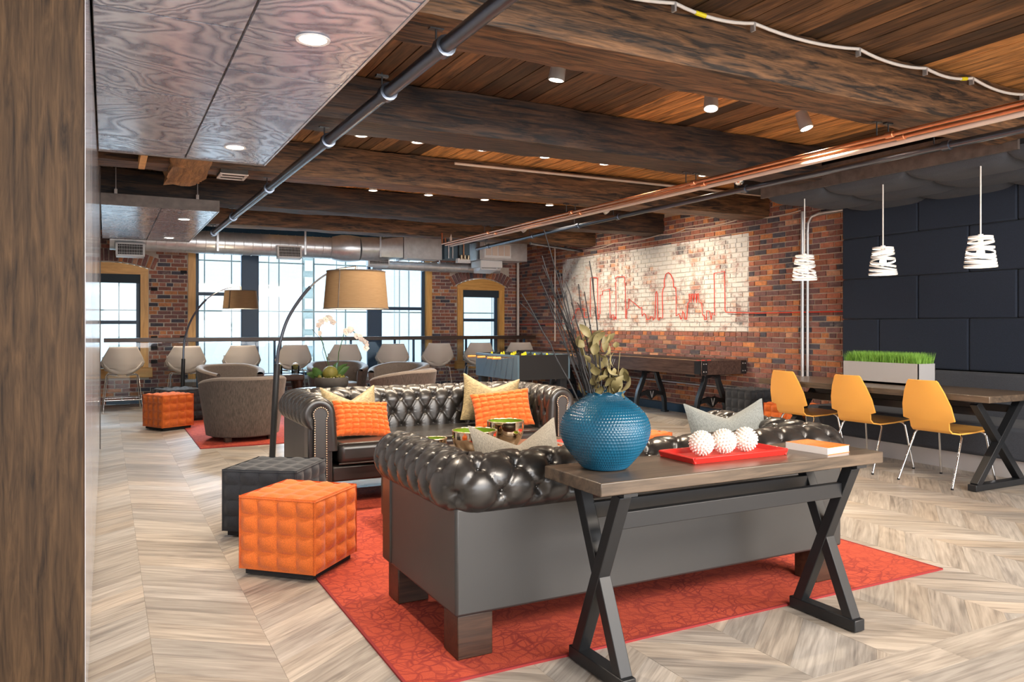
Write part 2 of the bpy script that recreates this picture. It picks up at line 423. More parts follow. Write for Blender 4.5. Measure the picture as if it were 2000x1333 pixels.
def in_view(p, m=60):
    zc = p[0]*math.sin(YAW)+p[1]*math.cos(YAW); xr = p[0]*math.cos(YAW)-p[1]*math.sin(YAW)
    if zc < .6: return False
    u = 1000+1516*xr/zc; v = 637-1516*(p[2]-1.3)/zc
    return -m < u < 2000+m and -m < v < 1333+m
vis = [p for p in planks if in_view((*p[2], 0)) and p[2][0] > -.1]
vis.sort(key=lambda p: p[2][0]*.4635+p[2][1]*.886)
near = vis[:295]; ids = set(id(p) for p in near)
for p in near:
    mb = MB(); plank_into(mb, p); mb.build('floor_plank', M['floor'], fl)
rest = MB()
for p in planks:
    if id(p) not in ids: plank_into(rest, p)
rest.build('far_floor_planks', M['floor'], fl, kind='stuff')

# ---- ceiling of loose laid planks, bay by bay between the beams
cl = struct(MB().box((2.85, 5.2, ZC+.07), (9.9, 18.6, .08)), 'ceiling', M['black'])
BE = [(1.22, 1.60), (3.31, 3.69), (5.27, 5.70), (7.43, 7.83), (9.60, 9.96), (11.50, 11.86)]     # beams in plan
def plank_tone(x, bay):
    if bay == 1: new = 3.72 < x < 4.28 or 4.95 < x < 6.0
    elif bay == 2: new = x > 2.78
    elif bay == 0: new = x > 4.80
    else: new = x > 2.4
    if new: r = random.uniform(.8, 1.1); return (.80*r, .39*r, .125*r)
    r = random.choice([.4, .6, .8, 1., 1.5]); return (.17*r, .088*r, .037*r)
cnt = 0; far_pl = MB()
for bay, (ya, yb) in enumerate([(1.60, 3.31), (3.69, 5.27), (5.70, 7.43), (7.83, 9.60), (9.96, 11.5), (11.86, YF)]):
    x = -.2; 
    while x < XR:
        w = random.choice([.125, .135, .14, .15]); x1 = min(x+w, XR)
        c = ((x+x1)/2, (ya+yb)/2, ZC+.014+random.uniform(0, .006))
        tgt = MB() if (cnt < 298 and bay < 4 and in_view(c, 250)) else far_pl
        tgt.box(c, (x1-x-.008, yb-ya+.1, .028), None, plank_tone(c[0], bay), (1, 0, 2))
        if tgt is not far_pl: tgt.build('ceiling_plank', M['ceil'], cl); cnt += 1
        x = x1
far_pl.box((2.85, -1.3, ZC+.015), (9.8, 5.8, .028), None, (.3, .16, .07), (1, 0, 2))
far_pl.build('plank_field', M['ceil'], cl, kind='stuff')

def rough_beam(name, c, d, mat, axis, amp=.012):
    n = int(d[axis]/.07); a, b = [i for i in range(3) if i != axis]; ring = []
    for fa, fb in [(-1, -1), (-.5, -1), (0, -1), (.5, -1), (1, -1), (1, -.5), (1, 0), (1, .5), (1, 1), (.5, 1), (0, 1), (-.5, 1), (-1, 1), (-1, .5), (-1, 0), (-1, -.5)]:
        corner = abs(fa)+abs(fb) > 1.9
        ring.append((fa*d[a]/2*(.965 if corner else 1), fb*d[b]/2*(.965 if corner else 1)))
    vs = []; m = len(ring); ph = [random.uniform(0, 6) for _ in range(8)]
    for i in range(n+1):
        s = -d[axis]/2+d[axis]*i/n
        for k, (p, q) in enumerate(ring):
            e = amp*(math.sin(s*3.1+ph[k % 8])*.5+math.sin(s*8.3+ph[(k+3) % 8])*.3+random.uniform(-.3, .3))
            v = [0, 0, 0]; v[axis] = s; sc = 1+e/max(d[a], d[b])*2; v[a] = p*sc; v[b] = q*sc; vs.append(v)
    mb = MB(); fs = [(i*m+k, i*m+(k+1) % m, (i+1)*m+(k+1) % m, (i+1)*m+k) for i in range(n) for k in range(m)]
    mb.add(vs, fs+[tuple(range(m-1, -1, -1)), tuple(range(n*m, n*m+m))])
    o = mb.build(name, mat, None, smooth=50, loc=c); o['kind'] = 'structure'; return o
for i, (ya, yb) in enumerate(BE):
    x1 = 6.15 if i in (1, 2) else XR+.05
    rough_beam('trim_%d' % (i+1), ((x1-1.9)/2, (ya+yb)/2, (2.72+ZC)/2), (x1+1.9, yb-ya, ZC-2.72), M['beam_unlit' if i in (2, 4) else 'beam'], 0)
rough_beam('trim_7', (.66, 7.0, 2.82), (.30, 2.6, .26), M['hewn'], 1, .03)
struct(MB().box((.27, 7.1, 2.70), (.05, .6, .10)), 'trim_8', M['golden'])
struct(MB().box((3.0, 11.93, 2.92), (9.4, .10, .22)).box((3.0, 14.3, 2.95), (9.4, .16, .16)), 'trim_9', M['navy_wall'])

# ---- walls: mortar bodies with laid bricks
PAL = [((.27, .105, .075), 5), ((.34, .125, .075), 4), ((.45, .18, .075), 3), ((.21, .098, .085), 6), ((.165, .088, .088), 5), ((.075, .068, .085), 2), ((.42, .22, .14), 1)]
PALW = [c for c, w in PAL for _ in range(w)]
def brick_col(warm=1.):
    c = random.choice(PALW); r = random.uniform(1.0, 1.5); return (c[0]*r*warm, c[1]*r, c[2]*r)
def lay(wall, mat, plane, a0, a1, z0, z1, holes, front, singles):
    """courses of bricks along one wall; plane(a, out, z) -> point"""
    out = []; bl, bh, j = .202, .0555, .0125; row = 0; z = z0
    while z+bh < z1:
        header = row % 6 == 5; L = .098 if header else bl
        a = a0-(row % 2)*(L/2+.01)-random.uniform(0, .02)
        while a < a1:
            lo, hi = max(a, a0), min(a+L*random.uniform(.97, 1.02), a1)
            segs = [(lo, hi)]
            for (h0, h1, hz) in holes:
                if z+bh > hz[0] and z < hz[1]:
                    ns = []
                    for s0, s1 in segs:
                        if s1 <= h0 or s0 >= h1: ns.append((s0, s1))
                        else:
                            if s0 < h0: ns.append((s0, h0))
                            if s1 > h1: ns.append((h1, s1))
                    segs = ns
            for s0, s1 in segs:
                if s1-s0 > .03: out.append(((s0+s1)/2, z+bh/2, s1-s0-.002))
            a += L+j
        z += bh+j; row += 1
    def put(mb, b):
        a, zz, l = b; dp = random.uniform(.010, .019); jz = random.uniform(-.0015, .0015)
        cols = brick_col(); vs = []; g = []; sd = (random.uniform(0, 50), random.uniform(0, 50), 0)
        for d, s in ((-.02, 1.0), (dp, .985)):
            for du, dv in ((-1, -1), (1, -1), (1, 1), (-1, 1)):
                u, v = du*l/2*s+random.uniform(-.0015, .0015), dv*.028*s+random.uniform(-.001, .001)
                vs.append(plane(a+u, d, zz+v+jz)); g.append((u+sd[0], v+sd[1], d))
        mb.add(vs, [(4, 5, 6, 7), (0, 1, 5, 4), (1, 2, 6, 5), (2, 3, 7, 6), (3, 0, 4, 7), (3, 2, 1, 0)], cols, g)
    pick = sorted([b for b in out if front(b)], key=lambda b: (Vector(plane(b[0], 0, b[1]))-cam.location).length)[:singles]
    ids = set(id(b) for b in pick); restb = MB()
    for b in pick:
        mb = MB(); put(mb, b); mb.build('brick', mat, wall)
    for b in out:
        if id(b) not in ids: put(restb, b)
    restb.build('brickwork', mat, wall, kind='stuff')

wr = struct(MB().box((XR+.15, 5.2, 1.52), (.30, 18.6, 3.1)), 'wall_right', M['mortar'])
lay(wr, M['brick_r'], lambda a, d, z: (XR-d, a, z), 5.9, YF-.01, .0, 3.03, [], lambda b: b[0] > 6.14 and .75 < b[1] < 2.7, 297)
# far wall with three openings
WZ = [(-.55, .63, .45, 2.26, 2.36), (1.25, 5.73, .34, 2.95, 2.95), (6.28, 7.34, .45, 2.13, 2.27)]     # x0,x1,sill,spring,crown
mb = MB()
xs = -2.0
for x0, x1, zs, zp, zc in WZ:
    mb.box(((xs+x0)/2, YF+.2, 1.52), (x0-xs, .40, 3.04)); mb.box(((x0+x1)/2, YF+.2, zs/2), (x1-x0, .40, zs))
    n = 12
    if zc > zp:
        for i in range(n):
            t = (i+.5)/n*2-1; zt = zp+(zc-zp)*(1-t*t); mb.box((x0+(x1-x0)*(i+.5)/n, YF+.2, (zt+3.04)/2), ((x1-x0)/n, .40, 3.04-zt))
    else: mb.box(((x0+x1)/2, YF+.2, (zc+3.04)/2), (x1-x0, .40, 3.04-zc))
    xs = x1
mb.box(((xs+XR+.3)/2, YF+.2, 1.52), (XR+.3-xs, .40, 3.04))
wf = struct(mb, 'wall_far', M['mortar'])
holes = [(x0-.01, x1+.01, (zs-.02, zp+.01)) for x0, x1, zs, zp, zc in WZ]+[(x0-.12, x1+.12, (zp-.02, zc+.22)) for x0, x1, zs, zp, zc in WZ if zc > zp]
holes[1] = (WZ[1][0]-.01, WZ[1][1]+.01, (WZ[1][2]-.02, 3.1))
lay(wf, M['brick_f'], lambda a, d, z: (a, YF-d, z), -2.0, XR-.01, .0, 3.03, holes, lambda b: b[0] > -.05 and .05 < b[1] < 2.5, 270)
for x0, x1, zs, zp, zc in (WZ[0], WZ[2]):                            # soldier bricks over the two arches
    xm = (x0+x1)/2; w = x1-x0; R = (w*w/4+(zc-zp)**2)/(2*(zc-zp)); cz = zc-R; am = math.asin(min(1, (w/2+.05)/R)); n = int(2*am*R/.068)
    for i in range(n+1):
        a = -am+2*am*i/n
        MB().box((xm+(R+.115)*math.sin(a), YF-.005, cz+(R+.115)*math.cos(a)), (.057, .04, .20), Matrix.Rotation(a, 3, 'Y'), brick_col(), (2, 0, 1)).build('brick', M['brick_f'], wf)
# painted beam pockets and dark putlog holes beside the left pier
for x, z in ((.72, 1.92), (1.18, 2.22), (.72, 1.10), (1.17, 1.10), (.72, .93), (.72, .70)):
    MB().box((x, YF-.012, z), (.10, .03, .055)).build('putlog_hole', M['black'], wf)
struct(MB().box((2.85, -4.05, 1.52), (9.9, .1, 3.1)), 'wall_near', M['offwhite'])
struct(MB().box((-2.05, 5.2, 1.52), (.1, 18.6, 3.1)), 'wall_left', M['offwhite'])
# veneered pier beside the camera and the glossy laminate screen wall running away from it
struct(MB().box((-.64, 2.72, 1.52), (1.16, .24, 3.04)), 'trim_10', M['column'])
sw = struct(MB().box((-.52, 6.05, 1.52), (.90, 6.36, 3.04)), 'trim_11', M['laminate'])
for i in range(5):
    MB().box((-.064, 3.47+1.27*i, 1.52), (.012, 1.255, 3.0)).build('laminate_panel', M['laminate'], sw, bevel=.003)
struct(MB().box((-.075, 9.30, 1.52), (.05, .08, 3.04)), 'trim_12', M['fascia'])
struct(MB().box((XR-.02, 10.3, .06), (.03, 8.1, .12)), 'baseboard_right', M['frame'])

# ---- windows: golden casings, slate sashes, glass
def window(n, x0, x1, zs, zp, zc, arched, posts, rails, blind):
    cw = .12; y = YF+.03
    mb = MB()
    for xa, xb in ((x0, x0+cw), (x1-cw, x1)): zt_ = zp-.10 if arched else zp; mb.box(((xa+xb)/2, y, (zs+zt_)/2), (cw, .12, zt_-zs))
    w = struct(mb, 'window_%d' % n, M['golden'])
    if arched:
        m2 = MB(); k = 16; poly = [(x0+(x1-x0)*i/k, zp-.01+(zc-zp)*(1-(2*i/k-1)**2)) for i in range(k+1)]+[(x1, zp-.10), (x0, zp-.10)]
        m2.prism(poly[::-1], Matrix(((1, 0, 0, 0), (0, 0, 1, y-.064), (0, 1, 0, 0), (0, 0, 0, 1))), .12)
        m2.build('arched_head', M['golden_h'], w)
    MB().box(((x0+x1)/2, YF-.03, zs+.02 if not arched else zs+.07), (x1-x0+.12, .16, .05 if not arched else .16)).build('sill', M['golden_h' if arched else 'white'], w, bevel=.006)
    f = MB(); xa, xb = x0+cw, x1-cw; zt = (zp-.10) if arched else zc; z0 = zs+.15 if arched else zs+.045
    f.box(((xa+xb)/2, y+.06, z0+.03), (xb-xa, .05, .06)); f.box(((xa+xb)/2, y+.06, zt-.03), (xb-xa, .05, .06))
    f.box((xa+.03, y+.06, (z0+zt)/2), (.06, .05, zt-z0)); f.box((xb-.03, y+.06, (z0+zt)/2), (.06, .05, zt-z0))
    f.build('sash_frame', M['frame'], w)
    for p0, p1 in posts: MB().box(((p0+p1)/2, y+.05, (z0+zt)/2), (p1-p0, .09, zt-z0)).build('mullion', M['frame'], w, bevel=.008)
    for r0, r1, z in rails: MB().box(((r0+r1)/2, y+.065, z), (r1-r0, .045, .06)).build('meeting_rail', M['frame'], w)
    edges = [xa]+[e for p in posts for e in p]+[xb]
    for i in range(0, len(edges), 2): MB().box(((edges[i]+edges[i+1])/2, y+.08, (z0+zt)/2), (edges[i+1]-edges[i]-.02, .006, zt-z0-.02)).build('pane', M['glass'], w)
    if blind: MB().box(((xa+xb)/2, y-.01, zt-.07), (xb-xa-.01, .06, .15)).build('blind', M['blind'], w)
window(1, *WZ[0], True, [], [(-.43, .51, 1.36)], True)
window(2, *WZ[1], False, [(2.13, 2.43), (4.44, 4.72)], [(4.72, 5.6, 1.64), (1.37, 2.13, 1.86)], False)
window(3, *WZ[2], True, [], [(6.40, 7.22, 1.42)], True)

# ---- granite building across the street, seen through the windows
gb = thing('granite_building', 'pale granite clad building seen through the far windows', 'building', (0, 0, 0))
MB().box((5, 22.3, 2), (30, .4, 14)).build('wall', M['granite_d'], gb)
xe = [-3.4, -2.2, -1.0, .29, .79, 2.31, 2.99, 3.96, 4.24, 4.88, 5.20, 5.84, 6.11, 7.57, 7.74, 8.03, 9.72, 10.78, 12.1, 13.3, 14.5]
zl = [-4, -2.1, -.23, 1.70, 3.04, 4.9, 6.8, 9]
for i in range(len(xe)-1):
    pil = xe[i] == 4.88
    for j in range(len(zl)-1):
        MB().box(((xe[i]+xe[i+1])/2, 22.03+(.05 if (xe[i+1]-xe[i]) < .4 else 0), (zl[j]+zl[j+1])/2), (xe[i+1]-xe[i]-.03, .12, zl[j+1]-zl[j]-.035)).build('cladding_panel', M['granite_d' if pil else 'granite'], gb)
        if pil:
            zz = (zl[j]+zl[j+1])/2
            for dz in (-.45, .15, .62): MB().box((5.04, 21.96, zz+dz), (.22, .06, .30 if dz else .2)).build('relief_panel', M['granite'], gb)

# ================================================================== FURNITURE
def V3(x, y, z): return Vector((x, y, z))
def arc(c, r, a0, a1, n, plane='xz'):
    out = []
    for i in range(n+1):
        a = a0+(a1-a0)*i/n; p, q = r*math.cos(a), r*math.sin(a)
        out.append((c[0]+p, c[1], c[2]+q) if plane == 'xz' else (c[0]+p, c[1]+q, c[2]) if plane == 'xy' else (c[0], c[1]+p, c[2]+q))
    return out
# ---- rugs
def rug(name, x0, x1, y0, y1, label):
    r = thing(name, label, 'rug', ((x0+x1)/2, (y0+y1)/2, 0))
    MB().box((0, 0, .004), (x1-x0-.02, y1-y0-.02, .007)).build('pile', M['rug'], r)
    e = MB(); w, d = (x1-x0)/2, (y1-y0)/2
    for c, s in (((0, -d+.005, .004), (2*w, .012, .009)), ((0, d-.005, .004), (2*w, .012, .009)), ((-w+.005, 0, .004), (.012, 2*d, .009)), ((w-.005, 0, .004), (.012, 2*d, .009))): e.box(c, s)
    e.build('binding', M['rug_edge'], r)
rug('area_rug', .955, 3.95, 2.60, 6.05, 'red crackle patterned rug under the two black leather sofas')
rug('area_rug', .88, 4.6, 8.77, 12.0, 'red rug under the tub armchairs in front of the bar stools')

# ---- tufted sofa
SW, SD = 1.07, .87                                                   # half width and depth of the body
PROF_IN = [(-.205, .40), (-.20, .47), (-.195, .54), (-.19, .60)]
def sofa_profile(nt):
    pts = [Vector(p) for p in PROF_IN]; c = Vector((-.068, .662)); r = .118
    for i in range(41):
        a = PI*(1.02)-i/40*(PI*1.02+math.radians(56)); pts.append(c+Vector((math.cos(a), math.sin(a)))*r)
    L = [0]
    for a, b in zip(pts, pts[1:]): L.append(L[-1]+(b-a).length)
    out = []
    for k in range(nt):
        t = L[-1]*k/(nt-1); i = max(j for j in range(len(L)-1) if L[j] <= t+1e-9); f = (t-L[i])/(L[i+1]-L[i]); p = pts[i].lerp(pts[i+1], f); out.append((p.x, p.y, t))
    return out, L[-1]
def tuft_grid(seg, ns, nt):
    """one stretch of the U: positions, path arc length and profile length; seg in left, back, right"""
    prof, TL = sofa_profile(nt); P = np.zeros((nt, ns, 3)); S = np.zeros((nt, ns)); T = np.zeros((nt, ns))
    for j, (d, z, t) in enumerate(prof):
        r = max(.10+d, .006); q = PI/4*r
        for i in range(ns):
            f = i/(ns-1)
            if seg == 'left':                                        # front of left arm to mid corner
                if f < .92: y = (SD+d-r)*(f/.92); x, yy = -(SW+d), y
                else: a = (f-.92)/.08*PI/4; x, yy = -(SW+d-r)-r*math.cos(a), (SD+d-r)+r*math.sin(a)
                s = f*.975
            elif seg == 'back':
                if f < .04: a = PI/4+f/.04*PI/4; x, yy = -(SW+d-r)-r*math.cos(a), (SD+d-r)+r*math.sin(a)
                elif f > .96: a = PI/2-(f-.96)/.04*PI/4; x, yy = (SW+d-r)+r*math.cos(a), (SD+d-r)+r*math.sin(a)
                else: x, yy = (SW+d-r)*(2*(f-.04)/.92-1), SD+d
                s = .975+f*1.95
            P[j, i] = (x, yy, z); S[j, i] = s; T[j, i] = t
    du = np.gradient(P, axis=1); dv = np.gradient(P, axis=0); N = np.cross(du, dv); N /= np.linalg.norm(N, axis=2, keepdims=True)+1e-9
    A, B = .15, .235
    p = S/A+(T-.065)/B; q = S/A-(T-.065)/B; fp, fq = p-np.floor(p), q-np.floor(q)
    h = np.clip(np.sin(PI*fp)*np.sin(PI*fq), 0, 1)**.75; edge = np.minimum(np.minimum(fp, 1-fp), np.minimum(fq, 1-fq)); cre = 1-np.exp(-edge/.035)
    rp, rq = p-np.round(p), q-np.round(q); dx, dy = (rp+rq)*A/2, (rp-rq)*B/2; rad = np.hypot(dx, dy); th = np.arctan2(dy, dx)
    disp = .0075*h+.0085*cre-.026*np.exp(-(rad/.021)**2)+.0026*np.sin(th*12)*np.exp(-((rad-.034)/.015)**2)
    fade = np.clip((TL-T)/.045, 0, 1)*np.clip(T/.03, 0, 1)
    if seg == 'left': fade = fade*np.clip(S/.06, 0, 1)
    disp = (disp-.004)*fade
    sign = 1
    if seg == 'left':                                                # gathered front edge of the arm
        m = S < .03; 
    Q = P+N*disp[..., None]*sign
    btn = []
    for a in range(-2, 60):
        for b in range(-30, 40):
            s, t = (a+b)*A/2, (a-b)*B/2+.065
            if .05 < t < TL-.05:
                lo, hi = (0.05, .975) if seg == 'left' else (.975, 2.925)
                if lo <= s < hi:
                    i = int(round((s-S[0, 0])/(S[0, -1]-S[0, 0])*(ns-1))); j = int(round(t/TL*(nt-1)))
                    btn.append((Q[j, i], N[j, i]))
    return Q, N, btn
def make_sofa(label, group):
    root = thing('chesterfield_sofa', label, 'sofa', (0, 0, 0), 0, group)
    nt = 84
    QL, NL, BL = tuft_grid('left', 108, nt); QB, NB, BB = tuft_grid('back', 216, nt)
    # gathers round the arm front
    CX = np.array((-(SW-.068), 0, .662))
    lead = []
    for k, (sc, yy) in enumerate(((.36, -.014), (.60, -.022), (.82, -.026), (.95, -.016))):
        row = QL[:, 0].copy(); c = np.array((-(SW-.10), 0, 0))
        row2 = row.copy(); row2[:, 0] = CX[0]+(row[:, 0]-CX[0])*sc
        up = row[:, 2] > .60; row2[up, 2] = CX[2]+(row[up, 2]-CX[2])*sc
        row2[:, 1] = yy; lead.append(row2)
    QL2 = np.concatenate([np.stack(lead, 1), QL], 1); n2 = QL2.shape[1]
    btn = MB(); 
    def grid(Q, mirror):
        nt_, ns_, _ = Q.shape; R = Q.copy()
        if mirror: R[..., 0] *= -1
        return MB().arr([tuple(v) for v in R.reshape(-1, 3)], ns_, nt_, False, mirror)
    grid(QL2, False).build('tufted_arm', M['leather'], root, smooth=180)
    grid(QL2, True).build('tufted_arm', M['leather'], root, smooth=180)
    grid(QB, False).build('tufted_back', M['leather'], root, smooth=180)
    for p, n in BL+BB:
        btn.ball(Vector(p)+Vector(n)*.002, .0085, 8, 5)
    for p, n in BL: btn.ball((-p[0]-n[0]*.002, p[1], p[2]), .0085, 8, 5)
    btn.build('buttons', M['leather'], root, smooth=60, kind='stuff')
    # smooth outer body, rail, cushion
    t = .17; U = [(-SW, .004), (-SW, SD), (SW, SD), (SW, .004), (SW-t, .004), (SW-t, SD-t), (-(SW-t), SD-t), (-(SW-t), .004)]
    MB().prism(U[::-1], Matrix.Translation((0, 0, .17)), .42).build('outer_body', M['leather_s'], root, bevel=.012)
    MB().box((0, .10, .225), (2*(SW-t)-.004, .16, .11)).build('front_rail', M['leather'], root, bevel=.012)
    MB().box((0, .40, .20), (2*(SW-t), .75, .06)).build('seat_deck', M['black'], root)
    cu = MB().box((0, .345, .372), (2*(SW-.205)-.006, .73, .155)).build('seat_cushion', M['leather'], root, bevel=.045, seg=5)
    w = SW-.208
    for z in (.302, .442): MB().tube([(-w, -.018, z), (w, -.018, z)], .006, 6).build('piping', M['leather'], cu)
    # key-hole front panels with nail heads
    for s in (-1, 1):
        cx = s*(SW-.075); cz = .665; out = []
        for i in range(25):
            a = PI*1.20-i/24*(PI*1.40); out.append((cx+.056*math.cos(a), cz+.056*math.sin(a)))
        out = [(cx-.046, .18)]+out+[(cx+.046, .18)]
        pn = MB().prism(out, Matrix(((1, 0, 0, 0), (0, 0, -1, -.012), (0, 1, 0, 0), (0, 0, 0, 1))), .016).build('front_panel', M['leather_s'], root, bevel=.004)
        nail = MB(); path = [Vector((p[0], p[1])) for p in out]; L = 0; nxt = 0
        for a, c in zip(path, path[1:]):
            l = (c-a).length
            while nxt < L+l:
                p = a.lerp(c, (nxt-L)/l); ins = (Vector((cx, min(p.y, cz)))-p)*.09; p = p+ins
                nail.ball((p.x, -.035, p.y), .0062, 6, 4, (1, .6, 1)); nxt += .0165
            L += l
        nail.build('nail_heads', M['brass'], pn, kind='stuff', smooth=60)
        MB().box((cx, .06, .40), (.165, .12, .45)).build('arm_front', M['leather'], root, bevel=.01)
    for sx in (-1, 1):
        for y in (.10, SD-.085): MB().box((sx*(SW-.09), y, .085), (.15, .14, .17)).build('leg', M['darkwood'], root, bevel=.004)
    return root
sofa_a = make_sofa('black tufted leather sofa facing the camera with orange woven cushions', 'black chesterfield sofas')
sofa_a.location = (2.335, 5.50, .009)
sofa_b = copy_tree(sofa_a, (2.255, 3.60, .009), PI, 'black tufted leather sofa seen from behind, with the console table at its back')

# ---- cushions
def pillow(w, h, t, chop, weave=False, n=44):
    def f(u, v):
        x, y = u*2-1, v*2-1
        ex, ey = 1-abs(x)**2.4, 1-abs(y)**2.4
        th = t*(max(ex, 0)*max(ey, 0))**.55
        px = x*w/2*(1-.07*(1-abs(y)**2)); pz = y*h/2*(1-.07*(1-abs(x)**2))
        if chop and y > -.2: pz -= chop*((y+.2)/1.2)**1.3*max(0, 1-abs(x)*1.05)
        return px, pz, th
    def front(u, v):
        px, pz, th = f(u, v); d = 0
        if weave:
            nx, nz = 8, 7; cx, cz = u*nx, v*nz; i, j = int(min(cx, nx-.001)), int(min(cz, nz-.001)); a, b = (cx-i)*2-1, (cz-j)*2-1
            hh = (1+math.cos(PI*(cx-.5)+PI*j))*(1-abs(b)**8); hv = (1+math.cos(PI*(cz-.5)+PI*(i+1)))*(1-abs(a)**8)
            d = .017*max(hh, hv)-.006
        return (px, -th-d, pz)
    def back(u, v):
        px, pz, th = f(u, v); return (px, th, pz)
    return front, back
def make_pillow(name, label, w, h, t, chop, mat, loc, rot, weave=False, group=None):
    r = thing(name, label, 'cushion', loc, 0, group); r.rotation_euler = rot
    fr, bk = pillow(w, h, t, chop, weave); n = 96 if weave else 40
    MB().grid(fr, n, n if not weave else 84).build('front_cover', mat, r, smooth=180)
    MB().grid(bk, 24, 24, flip=True).build('back_cover', M['gold'] if weave else mat, r, smooth=180)
    return r
TX = math.radians(-22)
make_pillow('cushion', 'champagne gold cushion with a chopped top at the left end of the far sofa', .46, .40, .075, .11, M['gold'], (1.71, 6.0, .635), (TX, 0, .12))
make_pillow('cushion', 'champagne gold cushion with a chopped top at the right end of the far sofa', .50, .42, .075, .10, M['gold'], (2.93, 6.0, .67), (TX, .12, -.30))
make_pillow('woven_cushion', 'orange basket-weave cushion leaning at the left end of the far sofa', .45, .29, .06, 0, M['woven'], (1.735, 5.80, .585), (math.radians(-28), .08, .10), True)
make_pillow('woven_cushion', 'orange basket-weave cushion leaning at the right end of the far sofa', .50, .33, .06, 0, M['woven'], (2.93, 5.78, .60), (math.radians(-28), -.10, -.32), True)
make_pillow('cushion', 'grey linen cushion peeking over the near sofa back beside the bowls', .46, .44, .07, .10, M['linen'], (1.66, 3.08, .655), (math.radians(20), .02, PI+.05))
make_pillow('cushion', 'blue grey linen cushion on the near sofa behind the white beaded balls', .48, .44, .07, .085, M['linen_b'], (3.02, 3.20, .675), (math.radians(18), .04, PI-.25))

# ---- cube poufs
def make_pouf(size, h):
    r = thing('cube_pouf', 'x', 'pouf')
    N = 4; n = 49; s = size/2; mb = MB()
    def q(u, v):
        a = abs(math.sin(PI*N*u))*abs(math.sin(PI*N*v)); e = min(u, 1-u, v, 1-v)
        ed = min(1, e/.03)
        return .021*(a**.8)*min(1, e/.085)
    def rnd(p):
        x, y, z = p; rr = .022; c = [max(-s+rr, min(s-rr, x)), max(-s+rr, min(s-rr, y)), max(-h, min(h/2-rr+0, z))]
        return p
    for k in range(4):
        R = Matrix.Rotation(k*PI/2, 3, 'Z')
        mb.grid(lambda u, v: R @ Vector(((u-.5)*size*.99, -s-q(u, v)+.010, .03+(h-.03)*v)), n, n)
    mb.grid(lambda u, v: Vector(((u-.5)*size*.99, (v-.5)*size*.99, h+q(u, v)-.010)), n, n)
    return r, mb
def pouf(x, y, rz, mat, label, size=.46, h=.42, zf=0):
    r, mb = make_pouf(size, h); r.location = (x, y, zf); r.rotation_euler.z = rz; r['label'] = label; r['group'] = 'quilted cube poufs'
    mb.box((0, 0, h/2+.02), (size-.045, size-.045, h-.05))
    mb.build('quilted_cover', mat, r, smooth=60)
    MB().box((0, 0, .016), (size-.06, size-.06, .032)).build('base', M['black'], r)
    MB().box((size/2+.004, -size/2+.10, .12), (.012, .004, .022)).build('care_tag', M['black'], r)
    return r
pouf(.925, 4.235, math.radians(46), M['orange_felt'], 'orange quilted cube pouf nearest the camera', .455, .41, .01)
pouf(.965, 5.10, math.radians(54), M['navy_felt'], 'dark navy quilted cube pouf behind the near orange pouf', .49, .41, .01)
pouf(.70, 10.72, math.radians(28), M['orange_felt'], 'orange quilted cube pouf beside the tub armchairs', .44, .43, .01)
pouf(.88, 11.55, math.radians(22), M['navy_felt'], 'dark navy quilted cube pouf behind the far orange pouf', .52, .43, .01)
pouf(7.27, 7.34, math.radians(0), M['navy_felt'], 'dark quilted cube pouf in front of the shuffleboard leg', .46, .50)
pouf(6.92, 6.36, math.radians(3), M['orange_felt'], 'orange quilted cube pouf under the end of the dining table', .44, .42)
pouf(3.90, 5.22, math.radians(14), M['orange_felt'], 'orange quilted cube pouf half hidden behind the blue vase', .42, .41, .01)

# ---- console and dining tables on crossed steel legs
def xtable(name, label, cat, L, Wd, H, top_t, along, inset, mat, rail_z, bar=.05, spread=1.0):
    """top L long, Wd wide; legs at both ends cross in the width direction; built along local x"""
    r = thing(name, label, cat)
    n = 5; tp = MB().box((0, 0, H-top_t/2), (L, Wd, top_t)).build('tabletop', mat, r, bevel=.004)
    for s in (-1, 1):
        x = s*(L/2-inset); w = Wd/2*spread-.01; z0 = .055; z1 = H-top_t-.012
        fr = MB().box((x, 0, .03), (bar*1.15, 2*w, .05)).build('foot_bar', M['steel'], r, bevel=.004)
        MB().box((x, 0, H-top_t-.007), (bar*1.15, 2*w*1.05, .012)).build('top_plate', M['steel'], r)
        for k in (-1, 1): MB().bar((x+k*.0015, -k*(w-.04), z0-.01), (x+k*.0015, k*(w-.04), z1), bar*.92, bar, (1, 0, 0)).build('leg', M['steel'], r, bevel=.003)
        for k in (-1, 1): MB().box((x, k*(w-.05), .003), (.02, .02, .006)).build('glide', M['galv'], fr)
    for k in (-1, 1):
        yy = k*(Wd/2*spread-.05)*((rail_z-z0)/(z1-z0)*2-1)
        MB().box((0, yy, rail_z), (L-2*inset-.04, .03, .062)).build('rail', M['steel'], r, bevel=.003)
    return r
con = xtable('console_table', 'smoked oak console table with crossed black steel legs behind the near sofa', 'table', 1.455, .385, .76, .048, 0, .13, M['table'], .595, .052, .98)
con.location = (2.228, 2.405, .0)
din = xtable('dining_table', 'long smoked oak dining table on black crossed steel legs beside the bench', 'table', 2.36, .76, .76, .052, 0, .16, M['table'], .62, .062, .92)
din.location = (6.345, 4.735, 0); din.rotation_euler.z = PI/2

